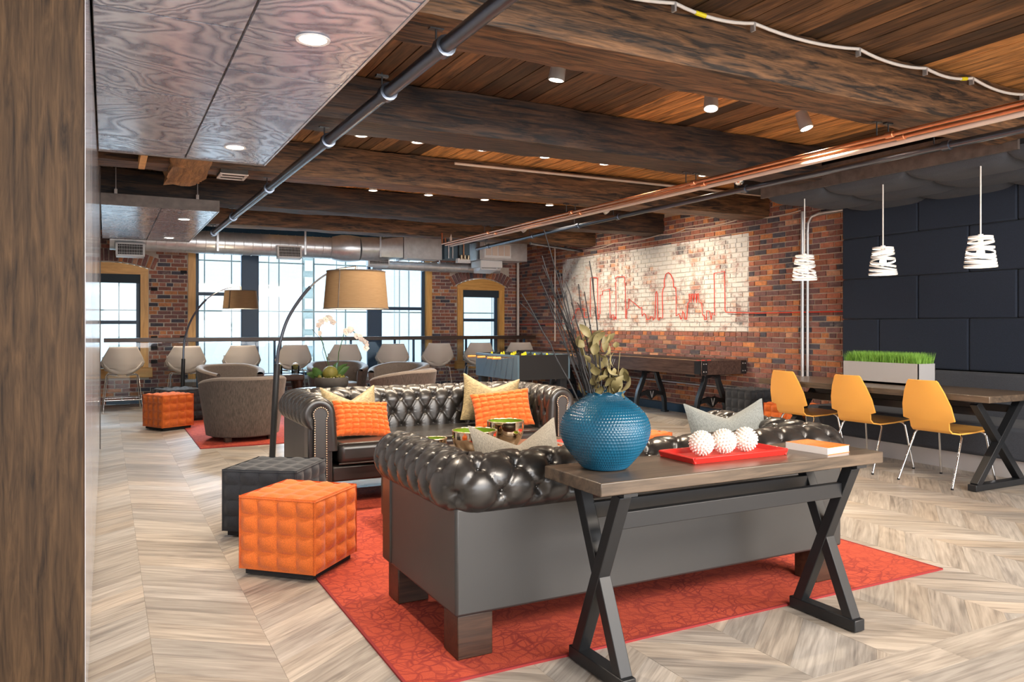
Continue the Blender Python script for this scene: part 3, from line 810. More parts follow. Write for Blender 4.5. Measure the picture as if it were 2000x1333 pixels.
# ---- yellow chairs
def make_chair():
    r = thing('stacking_chair', 'x', 'chair', group='yellow bentwood chairs at the dining table')
    # local: faces +x; shell strip along s: seat front -> bend -> back top
    key = [(.30, .446, .205), (.22, .442, .212), (.05, .430, .208), (-.12, .424, .195), (-.185, .434, .172), (-.215, .462, .168), (-.225, .52, .172), (-.232, .535, .225), (-.262, .65, .212), (-.292, .76, .175), (-.312, .845, .135), (-.316, .858, .122)]
    vs = []; nu = 13
    def row(x, z, w, off):
        out = []
        for i in range(nu):
            t = i/(nu-1)*2-1; c = .018*(1-t*t) if z > .5 else 0
            out.append((x-c+off[0], t*w, z+off[1]))
        return out
    top = []; bot = []
    for i, (x, z, w) in enumerate(key):
        a = key[max(i-1, 0)]; b = key[min(i+1, len(key)-1)]; d = Vector((b[0]-a[0], b[1]-a[1])).normalized(); nn = Vector((d.y, -d.x))*.006
        top += row(x, z, w, (nn.x, nn.y)); bot += row(x, z, w, (-nn.x, -nn.y))
    mb = MB(); m = len(key); mb.arr(top, nu, m); mb.arr(bot, nu, m, False, True); o = nu*m
    fs = []
    for j in range(m-1):
        fs.append((j*nu, (j+1)*nu, o+(j+1)*nu, o+j*nu)); fs.append((j*nu+nu-1, o+j*nu+nu-1, o+(j+1)*nu+nu-1, (j+1)*nu+nu-1))
    for i in range(nu-1): fs.append((i, o+i, o+i+1, i+1)); k = (m-1)*nu; fs.append((k+i, k+i+1, o+k+i+1, o+k+i))
    mb.f.extend(fs)
    mb.build('seat_shell', M['yellow'], r, smooth=40)
    for s in (-1, 1):                                                # bent chrome legs: each pair front-back on one side
        pass
    for sx, x0, xf in ((-1, -.10, -.285), (1, .20, .285)):
        for sy in (-1, 1):
            pts = [(x0, sy*.03, .425), (x0, sy*.165, .425), (x0+.002*sx, sy*.19, .418), (x0+.012*sx, sy*.203, .395), (xf, sy*.235, .012)]
            lg = MB().tube(pts, .0095, 10).build('leg', M['chrome'], r, smooth=60)
            MB().cyl((xf, sy*.235, 0), (xf, sy*.235, .014), .011, n=10).build('foot_cap', M['black'], lg)
    MB().tube([(-.10, 0, .425), (.20, 0, .425)], .008, 8).build('under_bar', M['chrome'], r, smooth=60)
    return r
ch = make_chair(); ch.location = (6.215, 4.06, 0); ch['label'] = 'yellow moulded chair nearest the camera at the dining table'
copy_tree(ch, (6.215, 4.79, 0), .02, 'yellow moulded chair in the middle of the three at the dining table')
copy_tree(ch, (6.19, 5.50, 0), -.02, 'yellow moulded chair at the far end of the dining table, by the orange pouf')

# ---- padded wall, bench and acoustic canopy
pw = thing('padded_wall', 'dark navy padded felt wall of staggered panels behind the dining table', 'wall padding', (7.62, 0, 0))
MB().box((.03, 4.0, 1.75), (.06, 4.32, 2.0)).build('backing', M['black'], pw)
for r_, (z0, z1) in enumerate([(.86, 1.375), (1.375, 1.83), (1.83, 2.29), (2.29, 2.74)]):
    off = 5.68 if r_ % 2 == 0 else 5.22
    ys = [6.16]+[off-1.0*i for i in range(5)]
    for a, b in zip(ys, ys[1:]):
        MB().box((-.045, (a+b)/2, (z0+z1)/2), (.13, a-b-.0015, z1-z0-.0015)).build('felt_panel', M['pad_felt'], pw, bevel=.020, seg=4)
bn = thing('banquette_bench', 'dark upholstered banquette bench with pale plinth along the padded wall', 'bench', (7.2, 4.2, 0))
MB().box((-.35, 0, .085), (.04, 3.6, .17)).build('plinth', M['alu'], bn)
MB().box((-.02, 0, .30), (.84, 3.66, .28)).build('seat', M['grey_felt'], bn, bevel=.035, seg=4)
MB().box((.32, 0, .62), (.15, 3.8, .46)).build('backrest', M['grey_felt'], bn, bevel=.03, seg=4)
cp = thing('acoustic_canopy', 'bronze edged canopy lined with overlapping grey felt pillows above the dining table', 'canopy', (0, 0, 0))
CX0, CY0, CY1 = 6.20, 3.48, 6.12
MB().box((CX0+.015, (CY0+CY1)/2, 2.765), (.03, CY1-CY0, .21)).build('fascia', M['fascia'], cp)
MB().box(((CX0+XR)/2, CY1-.015, 2.77), (XR-CX0, .03, .19)).build('fascia', M['fascia'], cp)
MB().box(((CX0+XR)/2+.03, (CY0+CY1)/2, 2.74), (XR-CX0-.08, CY1-CY0-.06, .10)).build('tray', M['black'], cp)
for i in range(3):
    for j in range(4):
        yc = CY1-.33-.88*j+(.0 if i % 2 == 0 else .22)-.12*i; xc = CX0+.30+.50*i
        def f(u, v, top=False):
            x, y = u*2-1, v*2-1; e = max(0, (1-abs(x)**4)*(1-abs(y)**4))**.5
            return (xc+x*.26, yc+y*.47, 2.68-.085*e-.012*j)
        y0_, y1_ = max(yc-.47, CY0-.6), min(yc+.47, CY1-.02)
        if y1_-y0_ < .2: continue
        def g(u, v):
            x, y = u*2-1, v*2-1; e = max(0, (1-abs(x)**5)*(1-abs(y)**5))**.5
            return (xc+x*.26, (y0_+y1_)/2+y*(y1_-y0_)/2, 2.70-.12*e)
        MB().grid(g, 20, 20, flip=True).build('felt_pillow', M['grey_felt'], cp, smooth=180)
struct(MB().box((7.0, 4.9, 2.95), (1.25, 3.6, .24)), 'trim_13', M['black'])

# ---- vase with branches on the console
vs = thing('vase', 'big teal dimpled ceramic vase with a frilled rim on the console table', 'vase', (1.68, 2.45, .76))
PR = [(.070, 0), (.083, .004), (.098, .02), (.128, .055), (.155, .095), (.168, .135), (.168, .165), (.155, .20), (.128, .232), (.098, .255), (.078, .270), (.070, .280), (.0715, .290)]
def vprof(t):
    k = t*(len(PR)-1); i = min(int(k), len(PR)-2); f = k-i; p0 = PR[max(i-1, 0)]; p1 = PR[i]; p2 = PR[i+1]; p3 = PR[min(i+2, len(PR)-1)]
    return tuple(.5*((2*p1[a])+(-p0[a]+p2[a])*f+(2*p0[a]-5*p1[a]+4*p2[a]-p3[a])*f*f+(-p0[a]+3*p1[a]-3*p2[a]+p3[a])*f**3) for a in (0, 1))
def vf(u, v):
    r, z = vprof(v); a = 2*PI*u; rows = 40; k = v*rows; row = int(k); n = 84
    c = (u*n+(.5 if row % 2 else 0)) % 1; dd = math.hypot(c-.5, (k-row)-.5)
    if .06 < v < .92: r += .0030*min(1, (dd/.5)**1.6)*min(1, (v-.06)*12, (.92-v)*12)
    if v > .90: w = (v-.90)/.10; r += w*.008*math.sin(9*a); z += w*.004*math.sin(9*a+1)
    return (r*math.cos(a), r*math.sin(a), z)
mb = MB().grid(vf, 420, 190, closeu=True); mb.lathe([(.066, .283), (.062, .27), (.08, .24), (.02, .2)], 40, cap=False)
mb.lathe([(.068, .0005), (.0, .0005)], 40, cap=False)
mb.build('dimpled_body', M['vase'], vs, smooth=180)
bq = thing('branch_bouquet', 'dark bare twigs and dried olive leaves standing in the teal vase', 'dried branches', (1.68, 2.45, .80))
TIPS = [(1.466, 2.54, 1.665), (1.456, 2.545, 1.565), (1.449, 2.549, 1.487), (1.392, 2.578, 1.424), (1.487, 2.529, 1.41), (1.618, 2.46, 1.545), (1.581, 2.48, 1.458), (1.598, 2.471, 1.429), (1.538, 2.502, 1.468), (1.504, 2.52, 1.449), (1.521, 2.511, 1.372), (1.478, 2.534, 1.391), (1.47, 2.56, 1.53), (1.50, 2.49, 1.50)]
rn = random.Random(3)
for i, t in enumerate(TIPS):
    p1 = Vector(t)-Vector((1.68, 2.45, .80)); p0 = Vector((rn.uniform(-.02, .02), rn.uniform(-.02, .02), -.02)); mid = p0.lerp(p1, .42)+Vector((rn.uniform(.0, .035), rn.uniform(-.02, .02), .03))
    pts = []; 
    for k in range(15):
        s = k/14; p = p0*(1-s)**2+mid*2*s*(1-s)+p1*s*s; pts.append(p+Vector((rn.uniform(-1, 1), rn.uniform(-1, 1), 0))*.0035*min(1, s*3))
    mb = MB().tube(pts, [.0046*(1-.6*k/14) for k in range(15)], 6)
    for k in (8, 10, 12):
        if rn.random() < .75:
            d = (pts[k+1]-pts[k]).normalized(); sd = Vector((rn.uniform(-1, 1), rn.uniform(-.6, .6), rn.uniform(-.1, .5))); q = pts[k]+(d*.8+sd*.5)*rn.uniform(.03, .07)
            mb.tube([pts[k], pts[k].lerp(q, .5)+d*.006, q], [.0026, .002, .0012], 5)
    mb.build('twig', M['twig'], bq, smooth=60)
def leaf_mesh(l, w, curl, mat):
    mb = MB(); n = 9
    def f(u, v):
        s = v; ww = w*math.sin(PI*min(1, s*.97+.02))**.8; x = (u*2-1)
        return (x*ww, curl*math.sin(s*PI)*l*.35+abs(x)*ww*.35, s*l)
    mb.grid(f, 5, n); return mb.mesh('leaf', mat, 180)
lm = [leaf_mesh(.056, .013, .5, M['dryleaf']), leaf_mesh(.045, .017, -.4, M['dryleaf']), leaf_mesh(.066, .014, .3, M['dryleaf'])]
for i in range(78):
    o = bpy.data.objects.new('leaf', lm[i % 3]); COL.objects.link(o); o.parent = bq
    h = rn.uniform(.22, .46) if i > 34 else rn.uniform(.14, .28); k = (h-.14)/.33
    cx = -.075*k+rn.uniform(-1, 1)*(.028+.062*k)+(.02 if i % 5 else .05); 
    o.location = (cx, -.3*cx*.5+rn.uniform(-.05, .05), h); o.rotation_euler = (rn.uniform(-.9, .9), rn.uniform(-.9, .9), rn.uniform(0, 6.28))
    s = rn.uniform(.7, 1.25); o.scale = (s, s, s)
for s, e in (((0, 0, 0), (.01, -.02, .42)), ((.01, 0, 0), (.055, -.02, .40)), ((-.01, .01, 0), (-.045, .02, .44)), ((0, .01, 0), (-.10, .02, .46))):
    MB().tube([s, (Vector(s)+Vector(e))/2+Vector((.01, 0, .02)), e], [.0035, .003, .0015], 6).build('leaf_stem', M['dryleaf'], bq, smooth=60)

# ---- tray, beaded balls, book
tr = thing('serving_tray', 'red lacquer rectangular tray on the console table', 'tray', (2.275, 2.45, .76), .0)
MB().box((0, 0, .004), (.485, .20, .008)).build('tray_floor', M['red'], tr)
rim = MB()
for sy in (-1, 1): rim.bar((-.25, sy*.103, .014), (.25, sy*.103, .014), .010, .028, (0, sy*.5, 1))
for sx in (-1, 1): rim.bar((sx*.247, -.107, .014), (sx*.247, .107, .014), .010, .028, (sx*.5, 0, 1))
rim.build('rim', M['red'], tr, bevel=.002)
def ball_thing(x, y, label):
    r = thing('beaded_ball', label, 'ornament', (x, y, .769+.052), 0, 'white beaded balls on the red tray')
    MB().ball((0, 0, 0), .044, 16, 12).build('core', M['coral'], r, smooth=60)
    mb = MB(); n = 150
    for i in range(n):
        z = 1-2*(i+.5)/n; a = i*2.39996; q = math.sqrt(1-z*z); d = Vector((q*math.cos(a), q*math.sin(a), z))
        mb.tube([d*.040, d*.0485], [.0028, .0034], 6, cap=False); mb.ball(d*.0492, .0042, 6, 4)
    mb.build('beads', M['coral'], r, smooth=60, kind='stuff'); return r
for x, l in ((2.155, 'left white beaded ball on the red tray, nearest the vase'), (2.275, 'middle white beaded ball of the three on the red tray'), (2.395, 'right white beaded ball on the red tray, nearest the book')):
    o = ball_thing(x, 2.45, l); o.rotation_euler = (x*7, x*3, 0)
bk = thing('paperback_book', 'orange covered paperback book lying at the right end of the console table', 'book', (2.735, 2.37, .76), .10)
MB().box((0, 0, .015), (.146, .204, .026)).build('page_block', M['paper'], bk)
for z in (.0012, .0295): MB().box((-.001, 0, z), (.152, .208, .0022)).build('cover', M['cover'], bk, label='orange front cover' if z > .01 else None)
MB().box((-.0765, 0, .0153), (.002, .208, .030)).build('spine', M['paper'], bk)
ink = MB()
for i, (w, y) in enumerate(((.10, .07), (.085, .05), (.11, .03), (.06, -.01), (.07, -.03), (.04, -.07))):
    x = -w/2
    while x < w/2:
        l = rn.uniform(.006, .016); ink.box((x+l/2, y, .0308), (l, .006 if i < 3 else .003, .0003)); x += l+.004
ink.build('cover_lettering', M['yellow'], bk, kind='stuff')

# ---- coffee table and mirror glazed bowls between the sofas
ct = thing('coffee_table', 'dark wooden coffee table between the two black sofas', 'table', (2.38, 4.76, 0))
MB().box((0, 0, .415), (1.46, .86, .05)).build('tabletop', M['table'], ct, bevel=.004)
for sx in (-1, 1):
    for sy in (-1, 1): MB().box((sx*.66, sy*.36, .20), (.08, .08, .385)).build('leg', M['table'], ct, bevel=.004)
def bowl(x, y, r, h, label):
    b = thing('bowl', label, 'bowl', (x, y, .44), 0, 'mirror glazed bowls on the coffee table'); n = 10
    o = [(r*.38, 0)]+[(r*(.42+.58*math.sin(PI/2*min(1, (i/n)*1.25))**.8), h*(i/n)) for i in range(n+1)]
    i_ = [(max(.01, p[0]-.006), p[1]+.004) for p in o[1:]][::-1]
    MB().lathe(o, 36, cap=False).lathe([o[0], (0.0, 0)], 36, cap=False).build('outer_wall', M['mirror_bowl'], b, smooth=180)
    MB().lathe(i_+[(.0, .008)], 36, cap=False).build('lining', M['lime'], b, smooth=180, label='lime green glazed lining')
    MB().tube([((r-.003)*math.cos(2*PI*k/48), (r-.003)*math.sin(2*PI*k/48), h+.001*math.sin(k*2.1)) for k in range(48)], .005, 6, closed=True).build('rim', M['brass'], b, smooth=60)
bowl(2.14, 4.62, .148, .175, 'largest bronze mirror bowl with lime inside on the coffee table')
bowl(2.46, 4.80, .128, .20, 'second bronze mirror bowl, just behind the largest one')
bowl(1.96, 4.86, .078, .105, 'small bronze mirror bowl at the left of the largest one')
bowl(2.60, 4.55, .078, .07, 'small low bronze bowl at the right, behind the linen cushion')
for i, (m, a) in enumerate(((M['paper'], .1), (M['cover'], .25), (M['paper'], -.05), (M['red'], .15))):
    k = thing('magazine', ['bottom white magazine', 'second, orange magazine', 'third, white magazine', 'topmost red magazine'][i]+' of the stack at the right end of the coffee table', 'magazine', (2.92, 4.62, .44+.0122*i), a, 'magazines on the coffee table')
    MB().box((0, 0, .006), (.21, .28, .0115)).build('pages', M['paper'], k); MB().box((0, 0, .0117), (.213, .283, .0006)).build('cover', m, k)

# ---- tub armchairs
def make_tub():
    r = thing('tub_armchair', 'x', 'armchair', group='taupe tub armchairs on the far rug')
    def shell(u, v, inner):
        a = math.radians(-128+256*u); ab = abs(-1+2*u); top = .69-.11*max(0, (ab-.35)/.65)**1.4
        z = .06+(top-.06)*v; R = (.40+.085*v) if not inner else (.335+.05*v)
        R *= 1-.05*max(0, (ab-.8)/.2)
        return (R*math.sin(a), R*math.cos(a)*.96, z)
    mb = MB(); nu, nv = 49, 7
    mb.grid(lambda u, v: shell(u, v, False), nu, nv)
    mb.build('outer_shell', M['tub'], r, smooth=60)
    MB().grid(lambda u, v: shell(u, .25+.75*v, True), nu, nv, flip=True).build('inner_back', M['tub_in'], r, smooth=60)
    def rim(u, v):
        o, i = Vector(shell(u, 1, False)), Vector(shell(u, 1, True)); m = (o+i)/2; a = PI*v
        return m+(o-i)/2*math.cos(a)+Vector((0, 0, .035*math.sin(a)))
    MB().grid(rim, nu, 9).build('top_roll', M['tub_in'], r, smooth=180)
    for u in (0, 1):
        e = MB()
        def cap(s, v):
            o, i = Vector(shell(u, v, False)), Vector(shell(u, max(.25, v), True)); m = (o+i)/2; a = PI*s; t = Vector((math.cos(math.radians(-128+256*u)), -math.sin(math.radians(-128+256*u)), 0))*(-1 if u == 0 else 1)
            return m+(o-i)/2*math.cos(a)+t*.03*math.sin(a)
        e.grid(cap, 9, nv, flip=(u == 0)).build('arm_front', M['tub'], r, smooth=180)
    MB().lathe([(.0, .22), (.30, .22), (.345, .25), (.35, .36), (.33, .395), (.25, .41), (0, .415)], 32, (0, -.03, 0), cap=False).build('seat_cushion', M['tub_in'], r, smooth=60)
    MB().lathe([(.0, .05), (.37, .05), (.385, .07), (.385, .24), (0, .24)], 32, cap=False).build('seat_base', M['tub'], r, smooth=60)
    for x, z in ((-.14, .56), (.14, .56), (0, .56)): MB().ball((x, .36, z), .014, 8, 6).build('button', M['darkwood'], r, smooth=60)
    for sx in (-1, 1):
        for sy in (-1, 1): MB().box((sx*.24, sy*.24, .025), (.07, .07, .05)).build('leg', M['darkwood'], r)
    return r
tb = make_tub(); tb.location = (1.40, 9.38, .009); tb.rotation_euler.z = PI+.15; tb['label'] = 'tub armchair with its rounded back to the camera behind the sofa, nearest of the five'
copy_tree(tb, (1.62, 11.95, 0.009), .35, 'tub armchair by the left arc lamp, facing the camera')
copy_tree(tb, (3.30, 12.35, 0), -.15, 'tub armchair facing the camera behind the orchid bowl')
copy_tree(tb, (3.95, 11.30, .009), -1.0, 'tub armchair behind the orchid, its back to the foosball table')
copy_tree(tb, (3.45, 9.75, .009), -2.35, 'tub armchair with its back just behind the far sofa, right of the orchid bowl')
# low table with the orchid bowl
lt = thing('low_table', 'low dark table carrying the orchid bowl among the armchairs', 'table', (2.66, 10.55, .010))
MB().lathe([(0, .40), (.44, .40), (.45, .408), (.45, .425), (.44, .43), (0, .43)], 40, cap=False).build('tabletop', M['darkwood'], lt, smooth=40)
for k in range(4): a = PI/4+k*PI/2; MB().cyl((.32*math.cos(a), .32*math.sin(a), 0), (.28*math.cos(a), .28*math.sin(a), .40), .018, .026, 12).build('leg', M['darkwood'], lt, smooth=40)
orp = thing('orchid_planter', 'dark stone bowl of white orchids, moss and succulents on the low table', 'plant', (2.72, 10.50, .439))
MB().lathe([(.15, 0), (.20, .02), (.225, .08), (.225, .15), (.215, .165), (.20, .165), (.20, .12), (0, .12)], 40, cap=False).build('stone_bowl', M['stone'], orp, smooth=50)
MB().ball((-.03, -.05, .22), .105, 24, 16, (1, .9, .95)).build('moss_ball', M['moss'], orp, smooth=180)
mm = MB()
for i in range(30): a = rn.uniform(0, 6.28); q = rn.uniform(.05, .18); mm.ball((q*math.cos(a), q*math.sin(a), .145+rn.uniform(0, .03)), rn.uniform(.018, .035), 7, 5)
mm.build('moss_tufts', M['moss'], orp, kind='stuff', smooth=60)
pb = MB()
for i in range(26): a = rn.uniform(0, 6.28); q = rn.uniform(.1, .19); pb.ball((q*math.cos(a), q*math.sin(a), .155), rn.uniform(.008, .016), 6, 4)
pb.build('pebbles', M['coral'], orp, kind='stuff', smooth=60)
bl = leaf_mesh(.26, .055, .35, M['green'])
for rx, ry, rz, lx in ((.2, -1.0, .2, -.08), (.1, -1.35, -.4, -.08), (-.2, 1.0, .1, .06), (.3, .8, .9, .08), (.6, .3, 2.2, .05)):
    o = bpy.data.objects.new('leaf', bl); COL.objects.link(o); o.parent = orp; o.location = (lx, 0, .16); o.rotation_euler = (rx, ry, rz)
def flower(name):
    mb = MB()
    for k in range(5):
        a = k*2*PI/5; c, s = math.cos(a), math.sin(a); R = .034 if k % 2 else .04
        def f(u, v): w = .020*math.sin(PI*min(1, v*.9+.08)); x = (u*2-1)*w; d = v*R; return (c*d-s*x, -.006*math.sin(v*3), s*d+c*x)
        mb.grid(f, 4, 5)
    mb.ball((0, -.006, 0), .008, 6, 4); return mb.mesh(name, M['petal'], 180)
fm = flower('blossom')
for pts, n in (([(0, 0, .2), (-.10, 0, .55), (-.17, 0, .80), (-.15, 0, .93), (-.06, 0, .98), (.03, 0, .94)], 7), ([(.08, 0, .2), (.10, 0, .5), (.18, 0, .78), (.26, 0, .82), (.40, 0, .70), (.48, 0, .58)], 11)):
    MB().tube(pts, .006, 6).build('flower_stem', M['green'], orp, smooth=60)
    P = [Vector(p) for p in pts[2:]]
    for i in range(n):
        t = i/(n-1)*(len(P)-1); k = min(int(t), len(P)-2); p = P[k].lerp(P[k+1], t-k)
        o = bpy.data.objects.new('blossom', fm); COL.objects.link(o); o.parent = orp; o.location = p+Vector((rn.uniform(-.03, .03), -.03+rn.uniform(-.02, .02), rn.uniform(-.045, .035))); o.rotation_euler = (rn.uniform(-.4, .4), rn.uniform(-.3, .3), rn.uniform(-.7, .7)); o.scale = (1.25,)*3
MB().tube([(-.02, .02, .2), (-.12, .02, .5), (-.10, .02, .62), (-.26, .02, .82)], .003, 5).build('support_cane', M['darkwood'], orp)
# side table with glass jars
jt = thing('side_table', 'small dark purple-brown side table with splayed legs by the bar stools', 'table', (2.42, 12.35, 0))
MB().box((0, 0, .50), (.60, .42, .10)).build('tabletop', M['darkwood'], jt, bevel=.02, seg=3)
for sx in (-1, 1):
    for sy in (-1, 1): MB().tube([(sx*.23, sy*.14, .47), (sx*.25, sy*.16, .2), (sx*.25, sy*.16, 0)], [.07, .042, .03], 10).build('leg', M['darkwood'], jt, smooth=40)
for x, l in ((-.06, 'left glass jar holding a pale ball cactus on the side table'), (.20, 'right glass jar holding a pale ball cactus on the side table')):
    j = thing('glass_jar', l, 'jar', (2.42+x, 12.30, .55), 0, 'glass jars on the side table')
    MB().lathe([(.06, 0), (.062, .13), (.056, .13), (.055, .008), (0, .008)], 20, cap=False).build('glass', M['glass'], j, smooth=40)
    MB().lathe([(0, .009), (.053, .009), (.053, .05), (0, .06)], 16, cap=False).build('gravel', M['stone'], j, smooth=40)
    MB().ball((0, 0, .115), .055, 14, 10).build('ball_cactus', M['moss'], j, smooth=180); MB().ball((0, 0, .145), .045, 14, 8, (1, 1, .7)).build('flower_crown', M['petal'], j, smooth=180)

# ---- arc lamps
def arc_lamp(label, base, pole, arcpts, sc, sr, sh, group='arc floor lamps with drum shades'):
    r = thing('arc_floor_lamp', label, 'lamp', base, 0, group); B = Vector(base)
    MB().lathe([(0, 0), (.17, 0), (.17, .03), (.16, .04), (0, .04)], 32, cap=False).build('base', M['stone'], r, smooth=40)
    MB().tube([(0, 0, .04), pole], .028, 14).build('lower_pole', M['steel'], r, smooth=60)
    P = [Vector(pole)]+[Vector(a)-B for a in arcpts]; S = []
    for i in range(len(P)-1):
        p0, p1, p2, p3 = P[max(i-1, 0)], P[i], P[i+1], P[min(i+2, len(P)-1)]
        for k in range(8):
            f = k/8; S.append(.5*((2*p1)+(p2-p0)*f+(2*p0-5*p1+4*p2-p3)*f*f+(3*p1-p0-3*p2+p3)*f**3))
    S.append(P[-1]); h = len(S)*6//10
    MB().tube(S[:h+1], .015, 10).build('middle_arm', M['pipe'], r, smooth=60)
    MB().tube(S[h:], .008, 10).build('arm', M['chrome'], r, smooth=60)
    c = Vector(sc)-B
    sd = MB().lathe([(sr*.90, sh/2), (sr, -sh/2)], 48, tuple(c), cap=False).build('lamp_shade', M['shade'], r, smooth=60)
    MB().lathe([(sr*.90-.004, sh/2), (sr-.004, -sh/2)], 48, tuple(c), cap=False).build('liner', M['liner'], sd, smooth=60)
    sa = math.radians(222); MB().bar((c.x+(sr*.90+.001)*math.cos(sa), c.y+(sr*.90+.001)*math.sin(sa), c.z+sh/2), (c.x+(sr+.001)*math.cos(sa), c.y+(sr+.001)*math.sin(sa), c.z-sh/2), .014, .004, (math.cos(sa+PI/2), math.sin(sa+PI/2), 0)).build('seam_tape', M['tub'], sd)
    for q, z in ((sr*.90, sh/2), (sr, -sh/2)): MB().tube([(c.x+q*math.cos(2*PI*k/48), c.y+q*math.sin(2*PI*k/48), c.z+z) for k in range(48)], .005, 6, closed=True).build('hoop', M['tub'], sd, smooth=60)
    MB().tube([P[-1], c+V3(0, 0, sh/2-.03)], .012, 8).build('socket', M['brass'], r, smooth=60)
    MB().ball(c, .04, 12, 8).build('bulb', M['bulb'], r, smooth=60)
    lamp('POINT', 'arc_lamp_light', tuple(Vector(sc)+V3(0, 0, -.02)), 9, (1, .80, .55), .05)
    return r
arc_lamp('big arc floor lamp with a wide brown drum shade behind the far sofa', (1.35, 7.335, .0), (.045, 0, .95), [(1.413, 7.317, 1.12), (1.494, 7.281, 1.39), (1.665, 7.182, 1.66), (1.845, 7.074, 1.804), (2.034, 6.975, 1.845)], (2.034, 6.975, 1.629), .293, .34)
arc_lamp('smaller arc floor lamp with a beige drum shade by the far left window', (1.02, 12.75, 0), (.02, 0, .80), [(1.06, 12.75, 1.10), (1.16, 12.7, 1.42), (1.35, 12.6, 1.70), (1.6, 12.5, 1.86), (1.82, 12.4, 1.90)], (1.82, 12.4, 1.70), .26, .27)

# ---- drink rail, glass guard and bar stools
dr = thing('drink_rail', 'long dark drink rail on slate posts in front of the windows', 'counter', (3.8, 13.72, 0))
MB().box((0, 0, 1.075), (7.66, .32, .065)).build('counter_top', M['darkwood'], dr, bevel=.004)
for x in (-2.46, -1.22, -1.12, .12, .95, 1.32, 2.4, 2.95, 3.68): MB().box((x, .06, .53), (.035, .035, 1.06)).build('post', M['frame'], dr)
for z in (.08,): MB().box((0, .10, z), (7.6, .04, .05)).build('bottom_channel', M['frame'], dr)
for i in range(6): MB().box((-3.15+1.26*i, .10, .57), (1.24, .010, .92)).build('guard_pane', M['glass'], dr)
def make_stool():
    r = thing('bar_stool', 'x', 'stool', group='bar stools along the drink rail')
    # local: faces +y (towards the windows)
    K = [(.20, .60, .22, .0), (.10, .575, .24, .03), (-.04, .555, .25, .06), (-.15, .565, .26, .09), (-.205, .63, .275, .13), (-.235, .72, .305, .13), (-.255, .82, .27, .08), (-.275, .985, .19, .02)]
    def f(u, v):
        t = v*(len(K)-1); i = min(int(t), len(K)-2); a = t-i; a = a*a*(3-2*a) if False else a
        y, z, w, e = (K[i][q]*(1-a)+K[i+1][q]*a for q in range(4)); x = u*2-1
        return (x*w, y+e*x*x*(1.1 if v > .5 else .2), z+(e*1.5*abs(x)**2.4 if v < .6 else e*.5*abs(x)**3*(1-v)))
    sh = MB().grid(f, 25, 36).build('seat_shell', M['shell'], r, smooth=180)
    m = sh.modifiers.new('thick', 'SOLIDIFY'); m.thickness = .014
    for sx in (-1, 1):
        for sy in (-1, 1):
            MB().tube([(sx*.06, sy*.10, .545), (sx*.19, sy*.13, .56), (sx*.215, sy*.14, .535), (sx*.27, sy*.235, .0)], .009, 8).build('leg', M['chrome'], r, smooth=60)
    q = [(sx*.255, sy*.205, .18) for sx, sy in ((-1, -1), (1, -1), (1, 1), (-1, 1))]
    MB().tube(q, .007, 8, closed=True).build('foot_ring', M['chrome'], r, smooth=60)
    return r
st0 = make_stool(); names = ['leftmost', 'second', 'third', 'fourth', 'fifth', 'sixth', 'seventh', 'eighth', 'last']
where = ['before the left window', 'behind the small arc lamp', 'beside the dark mullion', 'behind the glass jars', 'behind the orchid blossoms', 'by the second mullion', 'before the big window casing', 'left of the foosball table', 'behind the foosball table']
for i, x in enumerate((.22, 1.11, 1.95, 2.78, 3.65, 4.52, 5.38, 6.22, 7.08)):
    l = names[i]+' pale shell bar stool along the drink rail, '+where[i]
    if i == 0: st0.location = (x, 13.28, 0); st0['label'] = l; st0.rotation_euler.z = .05
    else: copy_tree(st0, (x, 13.28, 0), (0, .02, 0, -.03, -.12, -.22, -.18, -.25, -.3)[i], l)

# ---- foosball table
fb = thing('foosball_table', 'foosball table with blue light painted into its glossy side and a black end near the bar stools', 'game table', (5.34, 9.92, 0))
for s in (-1, 1): MB().box((s*.40, 0, .73), (.03, 1.34, .34)).build('side_panel', M['blue_gloss'], fb, bevel=.004)  # blue light on the long sides is put into their colour
for s in (-1, 1): MB().box((0, s*.655, .73), (.78, .03, .34)).build('end_panel', M['black'], fb, bevel=.004)
MB().box((0, 0, .60), (.77, 1.28, .06)).build('cabinet_floor', M['black'], fb); MB().box((0, 0, .80), (.76, 1.27, .01)).build('playfield', M['play'], fb)
for sx in (-1, 1):
    for sy in (-1, 1): MB().box((sx*.34, sy*.57, .285), (.11, .11, .57)).build('leg', M['steel'], fb, bevel=.004)
for i in range(8):
    y = -.56+.16*i; rd = MB().cyl((-.62, y, .865), (.62, y, .865), .008, n=8).build('rod', M['chrome'], fb, smooth=60)
    sx = -1 if i in (0, 1, 3, 5) else 1
    MB().cyl((sx*.62, y, .865), (sx*.74, y, .865), .017, n=10).build('grip', M['golden_h'], rd, smooth=60)
    for k in range(3 if i % 3 else 2):
        x = -.2+.2*k; MB().box((x, y, .855), (.028, .018, .09)).ball((x, y, .905), .013, 8, 5).build('player', M['tape'] if i % 2 else M['navy_felt'], rd)
